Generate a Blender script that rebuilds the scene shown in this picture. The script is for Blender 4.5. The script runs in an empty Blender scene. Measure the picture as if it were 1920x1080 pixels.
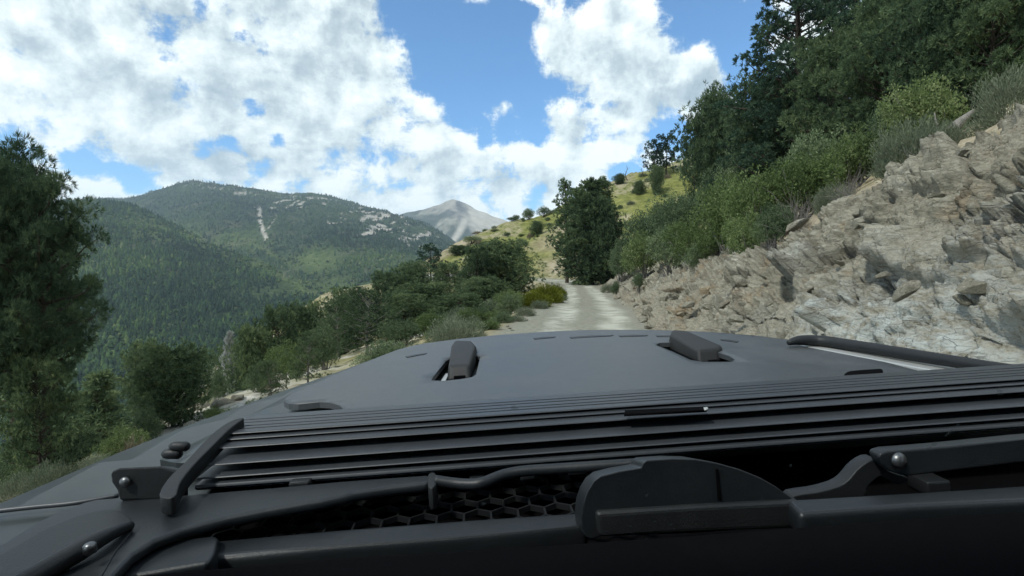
import bpy, bmesh, math, random
import numpy as np
from mathutils import Vector, Matrix
from mathutils.geometry import delaunay_2d_cdt

rng = np.random.default_rng(7)
random.seed(7)
scene = bpy.context.scene
COL = scene.collection

# ------------------------------------------------------------------ camera
CAMZ = 1.70
PITCH = math.atan(0.035)
cam_data = bpy.data.cameras.new("camera")
cam_data.sensor_width = 36.0
cam_data.lens = 36.0 * 1000.0 / 1920.0
cam_data.clip_start = 0.02
cam_data.clip_end = 40000.0
cam = bpy.data.objects.new("camera", cam_data)
COL.objects.link(cam)
cam.location = (0, 0, CAMZ)
cam.rotation_euler = (math.radians(90) - PITCH, 0, 0)
scene.camera = cam

# ------------------------------------------------------------------ render / view
scene.render.engine = 'CYCLES'
scene.view_settings.view_transform = 'Standard'
scene.view_settings.look = 'None'
scene.view_settings.exposure = 0.18
scene.view_settings.gamma = 1.0
cy = scene.cycles
cy.max_bounces = 6
cy.diffuse_bounces = 3
cy.glossy_bounces = 3
cy.transmission_bounces = 3
cy.volume_bounces = 1
cy.transparent_max_bounces = 8
cy.use_denoising = True
cy.sample_clamp_indirect = 4.0
cy.caustics_reflective = False
cy.caustics_refractive = False

# ------------------------------------------------------------------ sun
SUN_EL = math.radians(51)
SUN_AZ_VEC = Vector((-0.75, -0.66, 0)).normalized()      # towards the sun (behind the camera, valley side)
sun_dir = Vector((SUN_AZ_VEC.x * math.cos(SUN_EL), SUN_AZ_VEC.y * math.cos(SUN_EL), math.sin(SUN_EL)))
sd = bpy.data.lights.new("sun", 'SUN')
sd.energy = 3.1
sd.angle = math.radians(5.0)
sd.color = (1.0, 0.955, 0.88)
sun = bpy.data.objects.new("sun", sd)
COL.objects.link(sun)
sun.rotation_euler = sun_dir.to_track_quat('Z', 'Y').to_euler()
sun.location = sun_dir * 50


# ------------------------------------------------------------------ node helper
class NT:
    def __init__(self, tree):
        self.t = tree
        self.n = tree.nodes
        self.l = tree.links

    def node(self, typ, **kw):
        n = self.n.new(typ)
        for k, v in kw.items():
            setattr(n, k, v)
        return n

    def put(self, sock, v):
        if v is None:
            return
        if hasattr(v, 'is_linked') or isinstance(v, bpy.types.NodeSocket):
            self.l.new(v, sock)
        else:
            if sock.type == 'RGBA' and len(v) == 3:
                v = (*v, 1.0)
            sock.default_value = v

    def math(self, op, a, b=None, c=None, clamp=False):
        n = self.node('ShaderNodeMath', operation=op, use_clamp=clamp)
        self.put(n.inputs[0], a); self.put(n.inputs[1], b)
        if c is not None:
            self.put(n.inputs[2], c)
        return n.outputs[0]

    def vmath(self, op, a, b=None, scale=None):
        n = self.node('ShaderNodeVectorMath', operation=op)
        self.put(n.inputs[0], a)
        if b is not None:
            self.put(n.inputs[1], b)
        if scale is not None:
            self.put(n.inputs['Scale'], scale)
        return n.outputs['Value'] if op in ('DOT_PRODUCT', 'LENGTH', 'DISTANCE') else n.outputs[0]

    def ramp(self, f, stops, interp='LINEAR'):
        n = self.node('ShaderNodeValToRGB')
        cr = n.color_ramp
        cr.interpolation = interp
        while len(cr.elements) > 1:
            cr.elements.remove(cr.elements[-1])
        first = True
        for p, c in stops:
            if not isinstance(c, (tuple, list)):
                c = (c, c, c)
            if first:
                e = cr.elements[0]; e.position = p; first = False
            else:
                e = cr.elements.new(p)
            e.color = (*c, 1.0)
        self.put(n.inputs[0], f)
        return n.outputs[0]

    def smooth(self, f, a, b, lo=0.0, hi=1.0):
        n = self.node('ShaderNodeMapRange', interpolation_type='SMOOTHSTEP')
        self.put(n.inputs[0], f)
        self.put(n.inputs[1], a); self.put(n.inputs[2], b)
        self.put(n.inputs[3], lo); self.put(n.inputs[4], hi)
        return n.outputs[0]

    def mix(self, f, a, b, blend='MIX'):
        n = self.node('ShaderNodeMix', data_type='RGBA', blend_type=blend)
        self.put(n.inputs[0], f); self.put(n.inputs[6], a); self.put(n.inputs[7], b)
        return n.outputs[2]

    def noise(self, vec, scale, detail=4.0, rough=0.55, dist=0.0, lac=2.0, dims='3D'):
        n = self.node('ShaderNodeTexNoise', noise_dimensions=dims)
        if vec is not None:
            self.put(n.inputs['Vector'], vec)
        n.inputs['Scale'].default_value = scale
        n.inputs['Detail'].default_value = detail
        n.inputs['Roughness'].default_value = rough
        n.inputs['Lacunarity'].default_value = lac
        n.inputs['Distortion'].default_value = dist
        return n.outputs[0]

    def voronoi(self, vec, scale, feature='F1', out='Distance', rand=1.0):
        n = self.node('ShaderNodeTexVoronoi', feature=feature)
        if vec is not None:
            self.put(n.inputs['Vector'], vec)
        n.inputs['Scale'].default_value = scale
        n.inputs['Randomness'].default_value = rand
        return n.outputs[out]

    def bump(self, h, strength=0.5, dist=0.05, normal=None):
        n = self.node('ShaderNodeBump')
        n.inputs['Strength'].default_value = strength
        n.inputs['Distance'].default_value = dist
        self.put(n.inputs['Height'], h)
        if normal is not None:
            self.put(n.inputs['Normal'], normal)
        return n.outputs[0]

    def attr(self, name, out='Fac'):
        return self.node('ShaderNodeAttribute', attribute_name=name).outputs[out]


def new_mat(name):
    m = bpy.data.materials.new(name)
    m.use_nodes = True
    m.node_tree.nodes.clear()
    t = NT(m.node_tree)
    out = t.node('ShaderNodeOutputMaterial')
    return m, t, out


def principled(t, out, col, rough=0.8, spec=0.3, normal=None, metal=0.0):
    b = t.node('ShaderNodeBsdfPrincipled')
    t.put(b.inputs['Base Color'], col)
    t.put(b.inputs['Roughness'], rough)
    b.inputs['Metallic'].default_value = metal
    b.inputs['Specular IOR Level'].default_value = spec
    if normal is not None:
        t.put(b.inputs['Normal'], normal)
    t.l.new(b.outputs[0], out.inputs['Surface'])
    return b


# ------------------------------------------------------------------ world: sky and clouds
world = bpy.data.worlds.new("World")
scene.world = world
world.use_nodes = True
wt = NT(world.node_tree)
wt.n.clear()
wout = wt.node('ShaderNodeOutputWorld')
wbg = wt.node('ShaderNodeBackground')
wbg.inputs['Strength'].default_value = 0.15
wt.l.new(wbg.outputs[0], wout.inputs['Surface'])
sky = wt.node('ShaderNodeTexSky', sky_type='NISHITA')
sky.sun_disc = False
sky.sun_elevation = SUN_EL
sky.sun_rotation = math.atan2(SUN_AZ_VEC.x, SUN_AZ_VEC.y)
sky.altitude = 1200.0
sky.air_density = 1.0
sky.dust_density = 0.6
sky.ozone_density = 1.6


def pxdir(px, py):
    a = (px - 960) / 1000.0
    b = (540 - py) / 1000.0
    F = Vector((0, math.cos(PITCH), -math.sin(PITCH)))
    U = Vector((0, math.sin(PITCH), math.cos(PITCH)))
    return (Vector((a, 0, 0)) + F + U * b)


# cloud field: a node group sampled twice, for cover and for the light on the billows
grp = bpy.data.node_groups.new("cloud_field", 'ShaderNodeTree')
grp.interface.new_socket("Vector", in_out='INPUT', socket_type='NodeSocketVector')
grp.interface.new_socket("Cover", in_out='OUTPUT', socket_type='NodeSocketFloat')
gt = NT(grp)
gi = gt.node('NodeGroupInput'); go = gt.node('NodeGroupOutput')
D = gi.outputs[0]
sep = gt.node('ShaderNodeSeparateXYZ'); gt.put(sep.inputs[0], D)
den = gt.math('ADD', gt.math('MAXIMUM', sep.outputs[2], 0.0), 0.38)
comb = gt.node('ShaderNodeCombineXYZ')
gt.put(comb.inputs[0], gt.math('DIVIDE', sep.outputs[0], den))
gt.put(comb.inputs[1], gt.math('DIVIDE', sep.outputs[1], den))
gt.put(comb.inputs[2], gt.math('MULTIPLY', sep.outputs[2], 2.5))
# the cloud streets run obliquely across the view
mp_ = gt.node('ShaderNodeMapping'); gt.put(mp_.inputs['Vector'], comb.outputs[0])
mp_.inputs['Rotation'].default_value = (0, 0, .5); mp_.inputs['Scale'].default_value = (.62, 1.25, 1.0)
P = mp_.outputs[0]
warp = gt.node('ShaderNodeTexNoise'); gt.put(warp.inputs['Vector'], P)
warp.inputs['Scale'].default_value = 2.2; warp.inputs['Detail'].default_value = 3
wv = gt.vmath('SCALE', gt.vmath('SUBTRACT', warp.outputs['Color'], (0.5, 0.5, 0.5)), scale=0.40)
Pw = gt.vmath('ADD', P, wv)
n1 = gt.noise(Pw, 2.1, 7, 0.62)
n2 = gt.noise(gt.vmath('ADD', D, gt.vmath('SCALE', wv, scale=0.10)), 15.0, 6, 0.66)
n3 = gt.voronoi(gt.vmath('ADD', D, gt.vmath('SCALE', wv, scale=0.22)), 15.0, 'F1')
cov = gt.math('ADD', gt.math('MULTIPLY', n1, 1.30), gt.math('MULTIPLY', n2, 1.50))
cov = gt.math('SUBTRACT', cov, gt.math('MULTIPLY', n3, 0.40))
cov = gt.math('SUBTRACT', cov, 0.52)
gt.put(go.inputs[0], cov)
tc = wt.node('ShaderNodeTexCoord')
Dw = wt.vmath('NORMALIZE', tc.outputs['Generated'])
blob = 0.0
# openings (negative) and banks (positive) in compass directions: x, y in the photo, sharpness, weight
BLOBS = [
    (860, 60, 110, -.50), (985, 0, 190, -.42), (780, 20, 420, -.30), (930, 120, 260, -.40), (850, 140, 520, -.30), (1000, 175, 700, -.26), (1080, 0, 900, -.2),
    (1330, 20, 160, -.60), (1390, 120, 600, -.35), (1270, 252, 900, -.60), (1180, 325, 1400, -.45), (1340, 180, 900, -.2),
    (905, 262, 3000, -.38), (950, 245, 2500, -.26), (1000, 265, 3200, -.34), (885, 215, 3500, -.2),
    (430, 263, 2600, -.50), (520, 262, 2600, -.50), (385, 268, 3500, -.30), (475, 205, 2200, -.42), (455, 62, 5000, -.32), (375, 10, 3500, -.36), (242, 90, 6000, -.28), (300, 112, 5000, -.22),
    (245, 345, 1800, -.50), (150, 305, 1900, -.45), (8, 255, 2600, -.4), (300, 360, 2200, -.3), (490, 95, 5000, -.24), (370, 160, 4500, -.2),
    (1300, 150, 500, .34), (1330, 185, 900, .2), (945, 347, 1300, .4), (760, 322, 1800, .28), (1090, 228, 1800, .22), (1050, 345, 1500, .25), (60, 40, 130, .34), (180, 150, 200, .2), (640, 385, 700, .35), (820, 345, 1500, .3), (960, 370, 1200, .3), (420, 318, 2000, .3), (1040, 330, 1500, .25),
    (300, 120, 18, .22), (600, 170, 40, .20), (600, 20, 160, .24), (1120, 110, 240, .30), (1040, 70, 500, .26), (965, 42, 2500, .34), (1230, 120, 400, .36), (1200, 185, 200, .26),
    (1080, 260, 150, .26), (800, 300, 80, .20), (1310, 165, 800, .30), (225, 368, 1800, .35), (1160, 20, 700, .26), (950, 195, 2500, .26), (430, 238, 3500, .26), (700, 90, 500, .16), (870, 165, 4000, .2),
]
for px, py, k, w in BLOBS:
    c = pxdir(px, py).normalized()
    # weight * exp(k * (D.c - 1)) in two nodes
    d_ = wt.math('MULTIPLY_ADD', wt.vmath('DOT_PRODUCT', Dw, tuple(c * (k * 2.2))), 1.4426950, -k * 2.2 * 1.4426950)
    blob = wt.math('MULTIPLY_ADD', wt.math('POWER', 2.0, d_), w, blob)
g1 = wt.node('ShaderNodeGroup'); g1.node_tree = grp; wt.put(g1.inputs[0], Dw)
g2 = wt.node('ShaderNodeGroup'); g2.node_tree = grp
wt.put(g2.inputs[0], wt.vmath('NORMALIZE', wt.vmath('ADD', Dw, (-0.018, 0.0, 0.036))))
sepw = wt.node('ShaderNodeSeparateXYZ'); wt.put(sepw.inputs[0], Dw)
blob = wt.math('ADD', blob, wt.smooth(sepw.outputs[2], .13, .0, 0.0, .30))
field = wt.math('ADD', g1.outputs[0], blob)
dens = wt.smooth(field, 0.47, 0.77)
relief = wt.math('SUBTRACT', g1.outputs[0], g2.outputs[0])
thick = wt.smooth(field, 0.66, 1.35)
big = wt.noise(Dw, 5.0, 4, 0.6)
lum = wt.math('SUBTRACT', 0.79, wt.math('MULTIPLY', thick, 0.26))
lum = wt.math('ADD', lum, wt.math('MULTIPLY', relief, 1.05))
lum = wt.math('ADD', lum, wt.math('MULTIPLY', wt.math('SUBTRACT', big, 0.5), 1.15))
ccol = wt.ramp(lum, [(0.12, (2.3, 2.9, 3.4)), (0.45, (3.6, 4.2, 4.6)), (0.72, (5.6, 6.15, 6.3)), (1.0, (7.6, 7.8, 7.7))])
skyc = wt.mix(1.0, sky.outputs[0], (0.48, 0.92, 1.20), 'MULTIPLY')
wt.l.new(wt.mix(dens, skyc, ccol), wbg.inputs['Color'])


# ------------------------------------------------------------------ mesh helpers
def tag(o, label=None, cat=None, group=None, kind=None):
    if label: o['label'] = label
    if cat: o['category'] = cat
    if group: o['group'] = group
    if kind: o['kind'] = kind
    return o


def mesh_from(name, V, faces, attrs=None, smooth=False):
    """V (n,3) array; faces: (m,3) or (m,4) int array, or a list of arrays."""
    me = bpy.data.meshes.new(name)
    V = np.ascontiguousarray(V, dtype=np.float32)
    if not isinstance(faces, list):
        faces = [faces]
    faces = [np.ascontiguousarray(f, dtype=np.int32) for f in faces if len(f)]
    nl = sum(f.size for f in faces); nf = sum(len(f) for f in faces)
    me.vertices.add(len(V)); me.vertices.foreach_set("co", V.ravel())
    me.loops.add(nl); me.polygons.add(nf)
    li = np.concatenate([f.ravel() for f in faces])
    tot = np.concatenate([np.full(len(f), f.shape[1], np.int32) for f in faces])
    st = np.concatenate([[0], np.cumsum(tot)[:-1]]).astype(np.int32)
    me.loops.foreach_set("vertex_index", li)
    me.polygons.foreach_set("loop_start", st)
    me.polygons.foreach_set("loop_total", tot)
    if attrs:
        for k, a in attrs.items():
            at = me.attributes.new(k, 'FLOAT', 'POINT')
            at.data.foreach_set("value", np.ascontiguousarray(a, dtype=np.float32).ravel())
    me.update(calc_edges=True)
    if smooth:
        me.polygons.foreach_set("use_smooth", np.ones(nf, dtype=bool))
    return me


def link(name, me, mat=None, parent=None):
    o = bpy.data.objects.new(name, me)
    COL.objects.link(o)
    if mat is not None and me is not None and not len(me.materials):
        me.materials.append(mat)
    if parent is not None:
        o.parent = parent
    return o


def empty(name, loc=(0, 0, 0)):
    o = bpy.data.objects.new(name, None)
    o.empty_display_size = 0.3
    COL.objects.link(o)
    o.location = loc
    return o


def grid_faces(nu, nv):
    i = np.arange(nu - 1)[:, None] * nv + np.arange(nv - 1)[None, :]
    return np.stack([i, i + nv, i + nv + 1, i + 1], -1).reshape(-1, 4)


# ------------------------------------------------------------------ numpy noise
def _h(ix, iy, seed):
    n = (ix.astype(np.int64) * 374761393 + iy.astype(np.int64) * 668265263 + seed * 974634777) & 0x7fffffff
    n = ((n ^ (n >> 13)) * 1274126177) & 0x7fffffff
    n = n ^ (n >> 16)
    return (n & 0xffffff) / float(0xffffff)


def vnoise(x, y, seed=0):
    ix = np.floor(x); iy = np.floor(y)
    fx = x - ix; fy = y - iy
    ix = ix.astype(np.int64); iy = iy.astype(np.int64)
    fx = fx * fx * fx * (fx * (fx * 6 - 15) + 10); fy = fy * fy * fy * (fy * (fy * 6 - 15) + 10)
    a = _h(ix, iy, seed); b = _h(ix + 1, iy, seed); c = _h(ix, iy + 1, seed); d = _h(ix + 1, iy + 1, seed)
    return (a + (b - a) * fx) * (1 - fy) + (c + (d - c) * fx) * fy


def fbm(x, y, oct=5, seed=0, gain=0.5, ridged=False):
    s = 0; a = 1.0; tot = 0
    for o in range(oct):
        n = vnoise(x * 2 ** o + 17.3 * o, y * 2 ** o - 9.1 * o, seed + o)
        if ridged:
            n = 1 - np.abs(2 * n - 1)
        s = s + a * n; tot += a; a *= gain
    return s / tot


def facets(x, y, seed, tilt=0.6):
    """Angular blocks: for each point the plane of its nearest seed; also the distance to the joint between blocks."""
    ix = np.floor(x).astype(np.int64); iy = np.floor(y).astype(np.int64)
    b1 = np.full(x.shape, 9.0); b2 = np.full(x.shape, 9.0); hh = np.zeros(x.shape)
    for dx in (-1, 0, 1):
        for dy in (-1, 0, 1):
            cx = ix + dx; cyy = iy + dy
            sx = cx + _h(cx, cyy, seed); sy = cyy + _h(cx, cyy, seed + 1)
            d = np.hypot(x - sx, y - sy)
            h = (_h(cx, cyy, seed + 2) - .5) + tilt * ((_h(cx, cyy, seed + 3) - .5) * 2 * (x - sx) + (_h(cx, cyy, seed + 4) - .5) * 2 * (y - sy))
            near = d < b1
            b2 = np.where(near, b1, np.minimum(b2, d))
            hh = np.where(near, h, hh)
            b1 = np.where(near, d, b1)
    return hh, b2 - b1


def sstep(x, a, b):
    t = np.clip((x - a) / (b - a), 0, 1)
    return t * t * (3 - 2 * t)


# ------------------------------------------------------------------ road and terrain function
RP = np.array([(-1.4, -22, 0), (-.5, -10, 0), (.5, 0, 0), (1.1, 7, 0), (1.85, 14, 0), (2.7, 20, 0), (4.1, 31, .05), (5.2, 42, .25), (5.5, 49, .42), (4.7, 54, .5),
               (2.6, 57.2, .6), (-1, 59.5, .8), (-5, 61.5, 1.0), (-8.5, 64, 1.1), (-11, 68, 1.1)], float)


def catmull(P, n=14):
    out = []
    for i in range(len(P) - 1):
        p0 = P[max(i - 1, 0)]; p1 = P[i]; p2 = P[i + 1]; p3 = P[min(i + 2, len(P) - 1)]
        for t in np.linspace(0, 1, n, endpoint=False):
            out.append(.5 * ((2 * p1) + (-p0 + p2) * t + (2 * p0 - 5 * p1 + 4 * p2 - p3) * t * t + (-p0 + 3 * p1 - 3 * p2 + p3) * t ** 3))
    out.append(P[-1])
    return np.array(out)


RC = catmull(RP)
RT = np.gradient(RC[:, :2], axis=0); RT /= np.linalg.norm(RT, axis=1)[:, None]
RN = np.stack([RT[:, 1], -RT[:, 0]], 1)          # to the uphill side
RS = np.concatenate([[0], np.cumsum(np.hypot(*np.diff(RC[:, :2], axis=0).T))])


def road_uv(x, y):
    x = np.asarray(x, float); y = np.asarray(y, float)
    sh = x.shape; x = x.ravel(); y = y.ravel()
    u = np.empty(x.shape); zr = np.empty(x.shape); yr = np.empty(x.shape); s = np.empty(x.shape)
    PAST = np.empty(x.shape)
    for k in range(0, len(x), 20000):
        X = x[k:k + 20000]; Y = y[k:k + 20000]
        d2 = (X[:, None] - RC[None, :, 0]) ** 2 + (Y[:, None] - RC[None, :, 1]) ** 2
        i = np.argmin(d2, 1)
        dx = X - RC[i, 0]; dy = Y - RC[i, 1]
        al = dx * RT[i, 0] + dy * RT[i, 1]
        un = dx * RN[i, 0] + dy * RN[i, 1]
        dist = np.sqrt(d2[np.arange(len(X)), i])
        u[k:k + 20000] = np.where(un >= 0, 1, -1) * np.where(np.abs(al) < .6, np.abs(un), dist)
        PAST[k:k + 20000] = np.where((i == len(RC) - 1) & (al > .3), un / np.maximum(dist, .1), 9)
        zr[k:k + 20000] = RC[i, 2]; yr[k:k + 20000] = RC[i, 1]; s[k:k + 20000] = RS[i]
    road_uv.past = PAST.reshape(sh)
    return u.reshape(sh), zr.reshape(sh), yr.reshape(sh), s.reshape(sh)


HB_Y = [-20, 0, 5, 8, 11, 14, 20, 30, 40, 50, 56, 130]
HB_Z = [3.2, 3.45, 3.45, 3.0, 2.65, 2.2, 1.95, 1.8, 1.5, .7, .35, .3]
CR_X = [-80, -40, -22, -12.6, -6, -1, 4, 7.8, 16.5, 24.7, 33, 60, 140]
CR_Z = [-70, -34, -11, 4.3, 8.0, 10.5, 12.1, 13.6, 17.6, 21.0, 26, 46, 70]
HALF = 2.1


def bank_profile(u, yr):
    """Height above the road on the uphill side, u >= HALF."""
    hb = np.interp(yr, HB_Y, HB_Z)
    w = np.interp(yr, [0, 12, 20, 45, 60], [2.3, 2.4, 2.8, 2.4, 1.2])
    t = np.clip((u - HALF) / w, 0, 1)
    return hb * (0.16 * np.minimum(t * 4, 1) * np.minimum(t * 4, 1) + .84 * (t ** 1.05) - .0), w, hb


def T(x, y, noise=True):
    x = np.asarray(x, float); y = np.asarray(y, float)
    u, zr, yr, s = road_uv(x, y)
    past = road_uv.past; ended = past < 5
    uR = np.where(ended, np.abs(u), u); uL = np.where(ended, -np.abs(u), u)
    slope = .62 + (.34 - .62) * sstep(y, 30, 75)
    slope = slope + .10 * sstep(x, 5, 17) * sstep(y, 45, 70)
    slope = slope * np.where(x < -5, 1 - .25 * sstep(-x, 5, 20), 1)
    zb, w, hb = bank_profile(np.maximum(uR, HALF), yr)
    ex = np.maximum(uR - HALF - w, 0)
    z_r = zr + zb + slope * ex
    z_r = np.where(ex > 45, zr + zb + slope * 45 + (ex - 45) * .3, z_r)
    cap = np.interp(x, CR_X, CR_Z) + np.where(y > 97, -.34 * (y - 97), .30 * (97 - y) * sstep(x, -24, -8))
    kk = 1.6
    hgt = np.clip(.5 + .5 * (cap - z_r) / kk, 0, 1)
    far = sstep(y, 45, 60)
    zc = cap * (1 - hgt) + z_r * hgt - kk * hgt * (1 - hgt)
    z_r = z_r * (1 - far) + zc * far
    v = np.maximum(-uL - HALF, 0)
    ub = np.clip(6.8 + .07 * yr, 6.8, 10.5)
    z_l = zr + .10 * np.exp(-((v - .5) / .35) ** 2) - .22 * v - .50 * np.maximum(v - ub, 0) - .02 * np.minimum(v, 6) ** 1.2
    z_l = np.maximum(z_l, -150 + .02 * v)
    z = np.where(u > HALF, z_r, np.where(u < -HALF, z_l, zr))
    q = sstep(past, -.9, .9)
    z = np.where(ended & (np.abs(u) > HALF), z_l * (1 - q) + z_r * q, z)
    if noise:
        off = sstep(np.abs(u), 1.9, 4.5)
        far_a = .35 + .65 * sstep(np.abs(u), 5, 30)
        z = z + off * far_a * (fbm(x * .22, y * .22, 4, 3) - .5) * 1.3 + off * (fbm(x * 1.7, y * 1.7, 3, 9) - .5) * .22
        rut = -.035 * np.exp(-((np.abs(u - .15) - .8) / .28) ** 2) + .03 * (fbm(x * 1.1, y * .7, 4, 5) - .5)
        z = z + (1 - off) * rut
    return z


def T1(x, y):
    return float(T(np.array([x]), np.array([y]))[0])


# near terrain on a polar sheet
def build_hillside():
    th = np.radians(np.concatenate([np.linspace(-110, -52, 60, endpoint=False), np.linspace(-52, 52, 560), np.linspace(52.5, 110, 60)]))
    r = np.concatenate([[0.0], np.geomspace(1.0, 230, 400)])
    TH, R = np.meshgrid(th, r, indexing='ij')
    X = np.sin(TH) * R + .2; Y = np.cos(TH) * R - 1.0
    Z = T(X, Y)
    u, zr, yr, s = road_uv(X, Y)
    # lower the sheet where the rock face stands in front of it
    zb, w, hb = bank_profile(np.maximum(u, HALF), yr)
    inb = sstep(u, HALF + .05, HALF + .5) * (1 - sstep(u, HALF + w + .05, HALF + w + .5)) * (1 - sstep(yr, 48, 52))
    Z = Z - 1.1 * inb
    # pigment: bare tan soil / dry grass / green growth / pale rock
    green = sstep(fbm(X * .07, Y * .07, 4, 21) + .30 * sstep(X, 4, 18) * sstep(Y, 50, 75) + .05 * sstep(Y, 50, 60), .47, .64)
    soil = sstep(fbm(X * .16 + 5, Y * .16, 5, 31), .50, .66)
    soil = np.maximum(soil * (u < 0), np.where(u > 0, soil * .75, 0))
    lip = sstep(u, 3, 4) * (1 - sstep(u, 7, 12)) * (1 - sstep(yr, 35, 50))
    green = green * (1 - lip); soil = np.maximum(soil, lip)
    green = green * (1 - .6 * sstep(-u, 2, 4))
    road = 1 - sstep(np.abs(u + .25 * (fbm(X * .8, Y * .8, 3, 77) - .5)), 1.9, 2.7)
    stony = 1.15 * np.exp(-(((X + 6.3) / 1.6) ** 2 + ((Y - 11.6) / 2.2) ** 2)) + 1.0 * np.exp(-(((X + 6.2) / .9) ** 2 + ((Y - 8.4) / .8) ** 2)) + .9 * np.exp(-(((X + 6.5) / 1.6) ** 2 + ((Y - 16) / 2) ** 2))
    pale = np.exp(-(((X + 7.5) / 4.5) ** 2 + ((Y - 62) / 4) ** 2)) * 1.2 + .9 * sstep(fbm(X * .3, Y * .3, 4, 41), .58, .68) * (u < -3)
    n = len(th), len(r)
    me = mesh_from("hillside", np.stack([X, Y, Z], -1).reshape(-1, 3), grid_faces(*n),
                   dict(lateral=u, green=green, soil=soil, road=road, pale=np.clip(pale + stony, 0, 1)), smooth=True)
    return me


def mat_hillside():
    m, t, out = new_mat("hillside_ground")
    geo = t.node('ShaderNodeNewGeometry')
    P = geo.outputs['Position']
    nA = t.noise(P, 0.9, 6, .62)
    nB = t.noise(P, 7.0, 5, .65)
    nC = t.noise(P, .22, 4, .55)
    dry = t.ramp(nA, [(.3, (.15, .13, .075)), (.5, (.25, .215, .125)), (.72, (.34, .30, .195))])
    grn = t.ramp(nA, [(.3, (.085, .10, .028)), (.55, (.18, .185, .055)), (.75, (.27, .255, .09))])
    base = t.mix(t.attr('green'), dry, grn)
    soilc = t.ramp(nB, [(.3, (.22, .18, .12)), (.5, (.33, .28, .20)), (.72, (.45, .40, .31))])
    base = t.mix(t.math('MULTIPLY', t.attr('soil'), t.smooth(nA, .35, .6)), base, soilc)
    palec = t.ramp(nB, [(.3, (.30, .28, .24)), (.55, (.45, .43, .38)), (.75, (.58, .56, .51))])
    base = t.mix(t.math('MULTIPLY', t.attr('pale'), t.smooth(nA, .3, .55)), base, palec)
    # dark specks of low growth
    sp = t.voronoi(P, 1.15, 'F1')
    spk = t.math('MULTIPLY', t.smooth(sp, .34, .16), t.smooth(nC, .42, .6))
    base = t.mix(t.math('MULTIPLY', spk, .75), base, (.05, .065, .025))
    # dusty road with paler wheel tracks
    lat = t.attr('lateral')
    wob = t.math('MULTIPLY', t.math('SUBTRACT', t.noise(P, .35, 3, .5), .5), 1.1)
    l2 = t.math('ABSOLUTE', t.math('SUBTRACT', t.math('ADD', lat, wob), .15))
    track = t.smooth(t.math('ABSOLUTE', t.math('SUBTRACT', l2, .85)), .65, .1)
    grit = t.ramp(nB, [(.28, (.14, .135, .105)), (.5, (.225, .22, .175)), (.75, (.30, .295, .245))])
    rdc = t.mix(t.math('MULTIPLY', track, t.smooth(nA, .3, .62)), grit, (.43, .425, .355))
    rdc = t.mix(t.math('MULTIPLY', t.smooth(nC, .52, .66), .35), rdc, (.20, .19, .145))
    fine = t.noise(P, 45.0, 3, .6)
    rdc = t.mix(t.math('MULTIPLY', t.smooth(fine, .62, .75), .5), rdc, (.24, .215, .165))
    base = t.mix(t.attr('road'), base, rdc)
    hb = t.math('ADD', t.math('MULTIPLY', nA, .6), t.math('ADD', t.math('MULTIPLY', nB, .25), t.math('MULTIPLY', fine, .05)))
    principled(t, out, base, .95, .1, t.bump(hb, .7, .12))
    return m


hill = tag(link("hillside", build_hillside(), mat_hillside()), kind='structure')


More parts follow.
